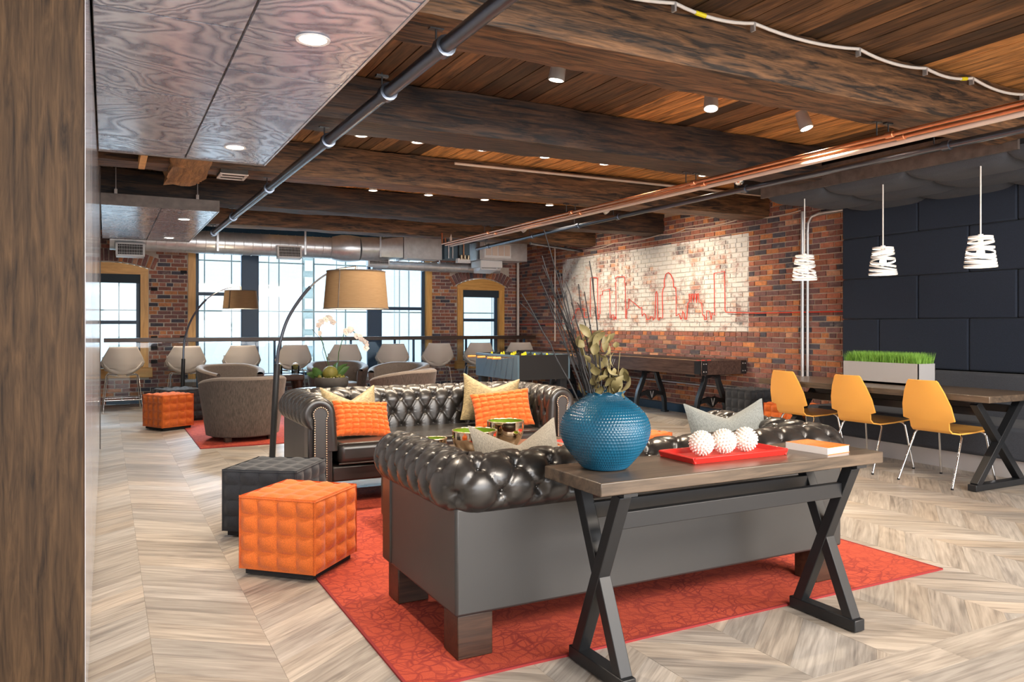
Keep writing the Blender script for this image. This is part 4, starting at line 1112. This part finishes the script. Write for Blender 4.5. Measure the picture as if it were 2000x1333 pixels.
# ---- shuffleboard table
sb = thing('shuffleboard_table', 'long dark shuffleboard table on cast iron legs against the brick wall', 'game table', (7.25, 10.35, 0))
L = 5.1
for s in (-1, 1): MB().box((s*.37, 0, .75), (.045, L, .19)).build('side_rail', M['lacquer_wood'], sb, bevel=.006)
for s in (-1, 1): MB().box((0, s*(L/2-.02), .75), (.785, .045, .19)).build('end_board', M['lacquer_wood'], sb, bevel=.006)
MB().box((0, 0, .68), (.70, L-.06, .04)).build('cradle', M['black'], sb); MB().box((0, 0, .775), (.52, L-.3, .07)).build('playfield', M['maple'], sb, bevel=.003)
for sx in (-1, 1):
    for yy, w in ((-L/2-.003, 0), (L/2+.003, 0)): MB().box((sx*.34, yy, .75), (.09, .012, .17)).build('corner_plate', M['steel'], sb)
    MB().box((sx*.394, -L/2+.07, .75), (.012, .12, .16)).build('corner_plate', M['steel'], sb)
    for yy in (-.05, .05):
        for zz in (-.05, .05): MB().ball((sx*.34+yy*.4, -L/2-.011, .75+zz), .009, 6, 4).build('bolt', M['galv'], sb)
for i in range(4): MB().lathe([(0, 0), (.028, 0), (.028, .02), (0, .022)], 16, (-.16+.1*i, -L/2+.45, .81), cap=False).build('puck', M['red'], sb)
def iron_leg(y):
    M4 = Matrix(((1, 0, 0, 0), (0, 0, 1, y-.03), (0, 1, 0, 0), (0, 0, 0, 1)))
    root = MB()
    for s in (-1, 1):
        outer = [(.13, .655), (.15, .56), (.20, .45), (.255, .33), (.285, .20), (.295, 0)]; inner = [(.075, .655), (.09, .56), (.125, .45), (.18, .33), (.225, .20), (.245, 0)]
        poly = [(s*x, z) for x, z in outer]+[(s*x, z) for x, z in inner[::-1]]
        if s > 0: poly = poly[::-1]
        root.prism(poly, M4, .06); root.box((s*.27, y, .012), (.08, .10, .024))
    root.box((0, y, .645), (.42, .08, .025)); root.prism([(-.09, .63), (.09, .63), (.10, .585), (0, .615), (-.10, .585)][::-1], M4, .055)
    lg = root.build('leg', M['steel'], sb, bevel=.004)
    st = [(-.215, .30), (-.10, .33), (-.05, .345), (0, .325), (.05, .345), (.10, .33), (.215, .30), (.225, .25), (.10, .27), (.05, .235), (0, .195), (-.05, .235), (-.10, .27), (-.225, .25)]
    MB().prism(st[::-1], M4, .045).build('stretcher', M['steel'], lg)
    MB().bar((-.028, y-.034, .325), (0, y-.034, .225), .010, .006, (0, 1, 0)).bar((.028, y-.034, .325), (0, y-.034, .225), .010, .006, (0, 1, 0)).build('letter_v', M['alu'], lg, label='silver letter V emblem')
for y in (-2.30, -.98, .25, 1.55): iron_leg(y)
for y in (-2.4, -1.35, -.4): MB().cyl((-.2, y, .63), (-.2, y, .66), .035, n=14).build('levelling_knob', M['steel'], sb, smooth=40)
mb = MB()
for k in range(5): mb.bar((-.394, -.62+.05*k, .80), (-.394, -.57+.05*k, .71), .008, .003, (1, 0, 0))
mb.build('maker_mark', M['alu'], sb, kind='stuff')

# ---- planter with wheatgrass on the dining table
pl = thing('planter_box', 'brushed metal trough planter of bright green wheatgrass on the dining table', 'planter', (6.52, 4.84, .76))
pm = MB(); w, l, h = .12, .40, .20
for s in (-1, 1): pm.box((s*(w-.004), 0, h/2), (.008, 2*l, h)); pm.box((0, s*(l-.004), h/2), (2*w, .008, h))
pm.box((0, 0, .01), (2*w, 2*l, .02)); pm.build('trough', M['alu'], pl)
MB().box((0, 0, .165), (2*w-.02, 2*l-.02, .02)).build('soil', M['stone'], pl)
gm = MB()
for i in range(5200):
    x, y = rn.uniform(-w+.012, w-.012), rn.uniform(-l+.012, l-.012); hh = rn.uniform(.08, .135); a = rn.uniform(0, 6.28); lx, ly = rn.uniform(-.03, .03), rn.uniform(-.03, .03); c, s = math.cos(a)*.0017, math.sin(a)*.0017
    gm.add([(x-c, y-s, .175), (x+c, y+s, .175), (x+lx*.4+c*.8, y+ly*.4+s*.8, .175+hh*.6), (x+lx*.4-c*.8, y+ly*.4-s*.8, .175+hh*.6), (x+lx, y+ly, .175+hh)], [(0, 1, 2, 3), (3, 2, 4)])
gm.build('grass', M['grass'], pl, kind='stuff')

# ================================================================== OVERHEAD
def disc_light(name, label, x, y, z, r, energy, group, ztop=None, tilt=None, cat='downlight', spot=2.3):
    t = thing(name, label, cat, (x, y, z), 0, group)
    if ztop: MB().lathe([(r*.8, 0), (r*.8, ztop-z)], 20, cap=False).build('can', M['white'], t, smooth=40)
    MB().lathe([(r*.78, -.002), (r, -.006), (r*1.04, 0), (r*.9, .006)], 28, cap=False).build('trim_ring', M['white'], t, smooth=60)
    MB().lathe([(0, -.0035), (r*.8, -.0035)], 24, cap=False).build('lens', M['disc'], t)
    lamp('SPOT', 'downlight', (x, y, z-.03), energy, (1, .82, .62), .05, aim=(x, y, 0), spot=spot, blend=.9)
    return t
# ---- figured panel canopies on the left
def canopy_left(label, y0, y1, hang, rows, lights):
    t = thing('panel_canopy', label, 'ceiling canopy', (.545, (y0+y1)/2, 2.6), 0, 'figured wood panel canopies')
    w, d = .595, (y1-y0)/2
    MB().box((0, 0, .066), (2*w, 2*d, .10)).build('tray', M['fascia'], t)
    for s in (-1, 1): MB().box((0, s*(d-.008), .055), (2*w, .020, .124)).build('fascia', M['fascia_pale'], t)
    MB().box((w-.006, 0, .055), (.012, 2*d, .12)).build('edge_trim', M['galv'], t)
    for c in (0, 1):
        x0, x1 = (-.595, -.006) if c == 0 else (-.002, .585)
        ys = rows[c]
        for a, b in zip(ys, ys[1:]):
            mb = MB(); mb.box(((x0+x1)/2, (a+b)/2-(y0+y1)/2, .008), (x1-x0-.008, b-a-.012, .016), None, (1, 1, 1), (0, 1, 2)); mb.build('figured_panel', M['panel'], t)
    for x, y in hang:
        MB().cyl((x, y-(y0+y1)/2, .11), (x, y-(y0+y1)/2, .43), .006, n=8).build('hanger_rod', M['galv'], t)
        MB().box((x, y-(y0+y1)/2, .16), (.03, .012, .07)).build('bracket', M['whitepipe'], t)
    return t
canopy_left('large figured silver panel canopy nearest the camera on the left', .9, 6.50, [(.4, 6.3), (-.45, 6.3)], ([.9, 1.16, 2.36, 3.56, 4.76, 5.96, 6.49], [.9, 1.74, 2.94, 4.14, 5.33, 6.49]), [])
canopy_left('smaller figured silver panel canopy farther back on the left, by the window', 9.32, 12.94, [(-.45, 9.5), (.38, 9.5)], ([9.33, 9.55, 10.6, 11.8, 12.93], [9.33, 10.6, 11.8, 12.93]), [])
for i, (x, y, l) in enumerate(((.83, 3.53, 'round downlight in the near panel canopy, closest to the camera'), (.83, 5.92, 'round downlight at the far end of the near panel canopy'), (.84, 10.2, 'round downlight at the front of the far panel canopy'), (.82, 12.45, 'round downlight at the back of the far panel canopy'))):
    disc_light('downlight', l, x, y, 2.597, .075, 60, 'downlights in the panel canopies')
# ---- downlights behind the second and third beam
for i, x in enumerate((1.90, 2.40, 3.03, 3.68, 4.36, 5.62)):
    disc_light('ceiling_can_light', ['first', 'second', 'third', 'fourth', 'fifth', 'sixth'][i]+' can light from the left along the second visible beam', x, 6.36, 2.90, .055, 70, 'can lights along the beams', ZC)
for i, x in enumerate((2.79, 3.49, 4.25, 5.2)):
    disc_light('ceiling_can_light', ['first', 'second', 'third', 'fourth'][i]+' can light from the left along the third visible beam', x, 8.87, 2.90, .055, 70, 'can lights along the beams', ZC)
def spot_head(x, y, z, label, aim):
    t = thing('spotlight', label, 'spotlight', (x, y, z), 0, 'adjustable ceiling spotlights'); d = (Vector(aim)-Vector((x, y, z))).normalized()
    MB().tube([-d*.09, d*.05], [.045, .052], 20).build('housing', M['satin'], t, smooth=40)
    MB().tube([d*.0505, d*.0515], [.044, .044], 20).build('lens', M['disc'], t)
    MB().tube([-d*.05, (0, 0, .08), (0, 0, ZC-z)], .010, 8).build('stem', M['steel'], t); MB().cyl((0, 0, ZC-z-.03), (0, 0, ZC-z-.002), .05, n=16).build('mount', M['white'], t)
    lamp('SPOT', 'spot_beam', tuple(Vector((x, y, z))+d*.06), 120, (1, .82, .60), .04, aim=aim, spot=1.7, blend=.9)
spot_head(2.49, 4.15, 2.88, 'adjustable ceiling spotlight left of the three behind the first beam', (2.2, 4.6, 0))
spot_head(3.79, 4.21, 2.88, 'adjustable ceiling spotlight in the middle behind the first beam', (3.2, 3.6, 0))
spot_head(4.81, 4.29, 2.88, 'adjustable ceiling spotlight right of the three, by the copper pipes', (5.2, 3.4, 0))
# wall washers aimed at the painted brick
for y, l in ((10.9, 'wall washer spotlight aimed at the left half of the painted skyline'), (8.6, 'wall washer spotlight aimed at the right half of the painted skyline')):
    spot_head(5.9, y, 2.86, l, (7.7, y+.15, 1.35))
# ---- pendants of woven white strips
def make_pendant():
    t = thing('pendant_lamp', 'x', 'pendant lamp', group='white coiled pendants over the dining table')
    MB().cyl((0, 0, .265), (0, 0, .83), .006, n=8).build('cord', M['rope'], t); MB().cyl((0, 0, .20), (0, 0, .27), .02, n=12).build('socket', M['white'], t, smooth=40)
    rn2 = random.Random(5)
    for i in range(9):
        z = .010+.0295*i; r = .122-.032*(i/8); tx, ty = (rn2.uniform(-.2, .2), rn2.uniform(-.2, .2)) if 0 < i < 8 else (0, 0); h = .0085
        def f(u, v):
            a = 2*PI*u; x, y = r*math.cos(a), r*math.sin(a); return (x, y, z+x*tx+y*ty+(v-.5)*2*h)
        o = MB().grid(f, 40, 2, closeu=True).build('strip', M['white'], t, smooth=180); m = o.modifiers.new('thick', 'SOLIDIFY'); m.thickness = .003
    MB().ball((0, 0, .12), .03, 12, 8, (1, 1, 1.2)).build('bulb', M['bulb'], t, smooth=180)
    return t
pn = make_pendant()
for i, (y, l) in enumerate(((3.825, 'white coiled strip pendant at the right, nearest the camera'), (4.72, 'white coiled strip pendant in the middle over the grass planter'), (5.62, 'white coiled strip pendant at the left, in front of the brick'))):
    if i == 0: pn.location = (6.30, y, 1.775); pn['label'] = l
    else: copy_tree(pn, (6.30, y, 1.765), i*.9, l)
    lamp('POINT', 'pendant_light', (6.30, y, 1.83), 1.8, (1, .80, .55), .035)

# ---- pipes
def pipe(name, label, pts, r, mat, clamps=(), up=2.72, jm=None, cat='pipe', hang=True):
    p0 = Vector(pts[0]); t = thing(name, label, cat, tuple(p0)); P = [Vector(p)-p0 for p in pts]
    MB().tube(P, r, 14).build('pipe_run', mat, t, smooth=50)
    for y in clamps:
        for a, b in zip(P, P[1:]):
            if min(a.y, b.y) <= y-p0.y <= max(a.y, b.y) and abs(b.y-a.y) > .1:
                c = a.lerp(b, (y-p0.y-a.y)/(b.y-a.y)); d = (b-a).normalized()
                MB().tube([c-d*.03, c-d*.028, c+d*.028, c+d*.03], [r*1.1, r*1.4, r*1.4, r*1.1], 14).build('coupling', jm or mat, t, smooth=40)
                if hang:
                    MB().cyl(c+Vector((0, .10, r)), c+Vector((0, .10, up-p0.z-c.z+.02)), .005, n=6).build('hanger_rod', M['steel'], t); MB().box(c+Vector((0, .10, up-p0.z-c.z)), (.07, .03, .012)).build('hanger_plate', M['steel'], t)
                break
    return t
pipe('sprinkler_pipe', 'thick blue steel sprinkler pipe running along the edge of the left panel canopy', [(1.46, 1.0, 2.60), (1.40, 2.8, 2.60), (1.37, 6.5, 2.60), (1.33, 11.7, 2.60)], .036, M['pipe'], (3.35, 4.15, 5.42, 7.55, 9.75, 11.5))
for i, (x, y1, r, m, l) in enumerate(((4.74, 11.45, .016, 'copper', 'left copper pipe of the pair under the beams'), (4.86, 11.6, .017, 'copper', 'right copper pipe of the pair under the beams'), (4.91, 11.5, .020, 'whitepipe', 'pale lagged pipe running beside the copper pipes'))):
    pipe('supply_pipe', l, [(x, 1.2, 2.605-.02*(i == 2)), (x, y1, 2.605-.02*(i == 2)), (x, y1+.02, 2.78)], r, M[m], (3.5, 5.5, 7.6, 9.8) if i < 2 else (), 2.72)
pipe('sprinkler_pipe', 'dark sprinkler pipe running beside the canopy toward the far air unit', [(5.36, 1.5, 2.60), (5.37, 6.0, 2.60), (5.43, 9.0, 2.60), (5.55, 11.9, 2.60)], .027, M['pipe'], (3.5, 5.5, 7.6, 8.5, 9.8, 11.4))
pipe('conduit', 'pale conduit along the top of the third beam', [(3.2, 7.40, 2.985), (4.8, 7.385, 2.985), (7.66, 7.385, 2.985)], .014, M['whitepipe'], hang=False)
pipe('conduit', 'straight galvanised conduit on the brick beside the padded wall', [(7.655, 6.86, .60), (7.655, 6.86, 2.72)], .022, M['galv'], hang=False)
pipe('conduit', 'bent galvanised conduit beside the straight one on the brick wall', [(7.655, 6.78, .60), (7.655, 6.78, 2.45), (7.655, 6.775, 2.56), (7.655, 6.72, 2.64), (7.655, 6.60, 2.665), (7.655, 6.25, 2.665)], .018, M['galv'], hang=False)
pipe('conduit', 'horizontal galvanised conduit low on the brick wall behind the shuffleboard table', [(7.655, 6.9, .43), (7.655, 12.6, .47)], .014, M['galv'], hang=False)
MB().box((7.66, 10.62, .46), (.06, .11, .11)).build('junction_box', M['galv'], None, label='square metal junction box on the low wall conduit', cat='junction box', bevel=.006)
pipe('conduit', 'vertical pale conduit at the left edge of the painted brick', [(7.655, 12.85, 1.0), (7.655, 12.85, 2.95)], .014, M['whitepipe'], hang=False)
pipe('conduit', 'vertical pale conduit in the far right corner of the room', [(7.62, 14.30, .2), (7.62, 14.30, 2.9)], .03, M['whitepipe'], hang=False)
pipe('sprinkler_pipe', 'short blue sprinkler branch pipe above the left edge of the painted brick', [(6.2, 11.2, 2.66), (7.66, 11.9, 2.66)], .022, M['pipe'], hang=False)
def sag(pts, n=7, d=.03):
    out = []
    for a, b in zip(pts, pts[1:]):
        for k in range(n): t = k/n; p = Vector(a).lerp(Vector(b), t); p.z -= d*4*t*(1-t); out.append(p)
    return out+[Vector(pts[-1])]
cw = thing('electric_cable', 'white cable draped in waves along the top of the nearest beam', 'cable', (2.6, 3.27, 3.0))
cpts = sag([(1.9, 3.27, 3.02), (2.69, 3.27, 3.025), (3.26, 3.27, 3.02), (4.14, 3.27, 3.02), (4.79, 3.27, 3.0), (5.29, 3.27, 3.01), (5.89, 3.27, 2.98), (6.8, 3.27, 2.99)], 8, .03)
MB().tube([p-Vector((2.6, 3.27, 3.0)) for p in cpts], .010, 8).build('sheath', M['rope'], cw, smooth=60)
for i in (8, 16, 24, 32, 40, 48): p = cpts[i]-Vector((2.6, 3.27, 3.0)); MB().box(p+Vector((0, .005, -.02)), (.012, .03, .05)).build('clip', M['galv'], cw)
for k in (10, 38): MB().tube([cpts[k]-Vector((2.6, 3.27, 3.0)), cpts[k+1]-Vector((2.6, 3.27, 3.0))], .0125, 8).build('tape', M['tape'], cw, label='yellow tape')
wc = thing('electric_cable', 'thin grey cable sagging between clips along the top of the brick wall', 'cable', (7.67, 7, 2.7))
MB().tube([p-Vector((7.67, 7, 2.7)) for p in sag([(7.67, 11.9, 2.68), (7.67, 10.92, 2.71), (7.67, 9.67, 2.73), (7.67, 9.07, 2.75), (7.67, 7.96, 2.76), (7.67, 6.9, 2.74)], 8, .03)], .008, 6).build('sheath', M['whitepipe'], wc, smooth=60)
# ---- red tube skyline on the painted brick
sk = thing('tube_skyline', 'thin red tube bent into a city skyline outline on the white painted brick', 'wall sculpture', (7.655, 9.5, 1.4))
SKY = [(14.3, 1.33), (12.26, 1.34), (12.23, 1.4), (12.05, 1.62), (11.82, 1.61), (11.81, 1.45), (11.62, 1.47), (11.62, 2.15), (11.59, 2.16), (11.41, 2.15), (11.39, 2.13), (11.39, 1.42), (11.35, 1.42), (11.35, 1.51), (11.31, 1.51), (11.31, 1.84), (11.24, 1.84), (11.23, 1.91), (11.02, 1.93), (11.01, 1.44), (10.96, 1.44), (10.96, 1.49), (10.91, 1.49), (10.91, 1.41), (10.87, 1.41), (10.86, 1.46), (10.83, 1.41), (10.84, 2.05), (10.81, 2.06), (10.84, 2.08), (10.84, 2.12), (10.78, 2.13), (10.6, 2.12), (10.58, 2.07), (10.6, 2.03), (10.57, 2.01), (10.56, 1.43), (10.53, 1.42), (10.53, 1.58), (10.47, 1.59), (10.47, 1.75), (10.17, 1.59), (10.12, 1.6), (10.11, 1.46), (10.06, 1.5), (10.02, 1.48), (9.99, 1.4), (9.9, 1.41), (9.89, 1.45), (9.84, 1.44), (9.83, 1.39), (9.78, 1.43), (9.76, 1.82), (9.74, 1.84), (9.72, 1.8), (9.71, 1.41), (9.68, 1.39), (9.66, 1.43), (9.59, 1.42), (9.6, 1.8), (9.58, 1.87), (9.55, 1.9), (9.55, 2.01), (9.51, 2.1), (9.45, 2.12), (9.4, 2.09), (9.34, 2.0), (9.33, 1.89), (9.28, 1.88), (9.27, 1.78), (9.27, 1.45), (9.2, 1.48), (9.16, 1.4), (9.13, 1.42), (9.12, 1.52), (9.09, 1.49), (9.07, 1.4), (9.03, 1.4), (9.01, 1.55), (9.0, 1.64), (8.965, 1.65), (8.975, 1.77), (8.945, 1.77), (8.93, 1.65), (8.91, 1.77), (8.885, 1.77), (8.87, 1.65), (8.85, 1.77), (8.825, 1.77), (8.81, 1.64), (8.795, 1.77), (8.77, 1.77), (8.755, 1.65), (8.7, 1.63), (8.68, 1.46), (8.65, 1.45), (8.64, 1.39), (8.6, 1.39), (8.59, 1.52), (8.53, 1.51), (8.5, 1.39), (8.48, 1.48), (8.43, 1.46), (8.44, 2.05), (8.23, 2.06), (8.22, 1.52), (8.2, 1.49), (7.63, 1.47), (6.2, 1.47)]
MB().tube([(0, a-9.5, z-1.4) for a, z in SKY], .0075, 7).build('bent_tube', M['neon'], sk, smooth=60)

# ---- ducts and air units above the windows
sd = thing('spiral_duct', 'galvanised spiral duct running above the far windows', 'duct', (0, 13.5, 2.66))
MB().cyl((.05, 0, 0), (3.55, 0, 0), .185, n=40).build('duct_body', M['galv'], sd, smooth=40)
for i in range(24): MB().tube([(.12+.145*i, .188*math.cos(k*PI/20), .188*math.sin(k*PI/20)) for k in range(40)], .004, 5, closed=True).build('seam', M['galv'], sd, smooth=60)
MB().tube([(3.50, -.02, 0), (3.66, -.06, 0), (3.80, -.10, .0), (3.95, -.12, .0)], [.20, .235, .235, .215], 36).build('elbow', M['galv'], sd, smooth=40)
MB().tube([(3.95, -.12, 0), (4.28, -.12, .01)], .21, 36).build('sleeve', M['galv'], sd, smooth=40)
q = MB(); n = 32; vs = []
for k in range(n): a = 2*PI*k/n; vs.append((4.28, -.12+.21*math.cos(a), .01+.21*math.sin(a)))
for k in range(n):
    a = 2*PI*k/n; c, s = math.cos(a), math.sin(a); m_ = max(abs(c), abs(s)); vs.append((4.70, -.12+.20*c/m_, .05+.19*s/m_))
q.add(vs, [(k, (k+1) % n, n+(k+1) % n, n+k) for k in range(n)]).build('square_transition', M['galv'], sd, smooth=20)
for x in (1.6, 3.0, 4.28): MB().box((x, -.195 if x < 4 else -.33, .10), (.03, .006, .50)).build('hanger_strap', M['galv'], sd)
MB().box((5.08, -.12, .05), (.74, .40, .40)).build('plenum', M['galv'], sd, bevel=.004); MB().box((4.74, -.12, .05), (.06, .44, .44)).build('flange', M['galv'], sd)
s2 = thing('small_duct', 'thin galvanised duct below the plenum, running to the right corner', 'duct', (4.5, 13.75, 2.42))
MB().cyl((-.2, 0, 0), (2.4, 0, 0), .085, n=28).build('duct_body', M['galv'], s2, smooth=40)
for i in range(16): MB().tube([(-.1+.15*i, .087*math.cos(k*PI/14), .087*math.sin(k*PI/14)) for k in range(28)], .003, 5, closed=True).build('seam', M['galv'], s2, smooth=60)
for x in (.0, 1.1, 2.1): MB().box((x, -.088, .34), (.025, .006, .56)).build('hanger_strap', M['galv'], s2)
def vent(x, y, z, w, h, d, label, nb):
    t = thing('air_grille', label, 'vent', (x, y, z), 0, 'white supply air grilles'); t.rotation_euler.x = -.18
    b = MB()
    for s in (-1, 1): b.box((s*(w/2-.012), 0, 0), (.024, .02, h)); b.box((0, 0, s*(h/2-.012)), (w, .02, .024))
    b.build('frame', M['white'], t); MB().box((0, d/2+.004, 0), (w*.97, d, h*.97)).build('collar_box', M['white'], t); MB().box((0, .0005, 0), (w-.03, .008, h-.03)).build('void', M['black'], t)
    for i in range(nb): MB().box((-w/2+.03+(w-.06)*i/(nb-1), -.004, 0), (.0045, .012, h-.04)).build('louvre', M['white'], t)
    for i in range(3): MB().box((0, -.007, -h/2+h*(i+1)/4), (w-.04, .004, .003)).build('cross_bar', M['white'], t)
vent(.33, 13.22, 2.47, .40, .21, .12, 'white air grille at the left end of the spiral duct', 16)
vent(2.72, 13.22, 2.54, .40, .21, .12, 'white air grille in the middle of the spiral duct, above the big window', 16)
vent(4.33, 13.42, 2.46, .40, .16, .14, 'white air grille under the square duct transition', 14)
vent(6.36, 13.10, 2.43, .36, .16, .30, 'white air grille hanging below the ceiling air unit', 14)
au = thing('air_unit', 'ceiling hung air conditioning unit with a slotted front in the far right corner', 'air conditioner', (6.52, 13.32, 2.70))
MB().box((.12, 0, 0), (1.0, .60, .34)).build('casing', M['galv'], au, bevel=.006); MB().box((-.02, -.31, .0), (.56, .03, .26)).build('front_panel', M['white'], au, bevel=.004)
for i in range(4): MB().box((-.215+.13*i, -.33, .01), (.105, .012, .19)).build('slot_panel', M['whitepipe'], au)
MB().box((-.12, -.05, -.24), (.46, .44, .14)).build('lower_box', M['white'], au, bevel=.02)
cb = thing('control_box', 'steel control cabinet with valves and tubes left of the ceiling air unit', 'control box', (5.74, 13.3, 2.70))
MB().box((0, 0, 0), (.50, .3, .36)).build('cabinet', M['blue_gloss'], cb, bevel=.004)
for x, m in ((-.18, 'galv'), (-.10, 'alu'), (.02, 'steel'), (.12, 'copper')): MB().cyl((x, -.17, -.16), (x, -.17, .17), .014, n=8).build('tube', M[m], cb, smooth=60)
MB().box((.10, -.19, -.20), (.26, .10, .08)).build('valve_tray', M['white'], cb)
for x in (-.2, .2): MB().cyl((x, 0, .18), (x, 0, .345), .008, n=8).build('hanger_rod', M['steel'], cb)
for x in (-.3, .5): MB().cyl((x, .1, .17), (x, .1, .345), .008, n=8).build('hanger_rod', M['steel'], au)
for k in range(3): MB().cyl((.04+.07*k, -.25, -.18), (.04+.07*k, -.25, -.10), .025, n=10).build('valve', M['brass'], cb, smooth=40)
cs = thing('heater_box', 'small white framed heater box under the beams on the left', 'heater', (1.04, 7.60, 2.70))
MB().box((0, 0, .10), (.24, .30, .22)).build('casing', M['stone'], cs, bevel=.006)
fr = MB()
for s in (-1, 1): fr.box((s*.11, 0, -.012), (.024, .28, .012)); fr.box((0, s*.13, -.012), (.24, .024, .012))
fr.box((0, 0, -.012), (.24, .014, .012)); fr.build('frame', M['whitepipe'], cs); MB().box((0, 0, -.006), (.2, .25, .006)).build('element_void', M['black'], cs)
MB().cyl((-.06, 0, .12), (-.06, 0, .33), .012, n=8).build('hanger', M['steel'], cs)
dc = thing('dome_camera', 'small clear dome camera hanging beside the dark sprinkler pipe', 'camera', (5.22, 5.42, 2.66))
MB().lathe([(0, .05), (.055, .05), (.06, .02), (.058, 0), (0, 0)], 24, cap=False).build('housing', M['white'], dc, smooth=40); MB().ball((0, 0, 0), .052, 18, 12).build('dome', M['chrome'], dc, smooth=180)
MB().cyl((0, 0, .05), (0, 0, .06), .03, n=12).build('mount', M['steel'], dc)
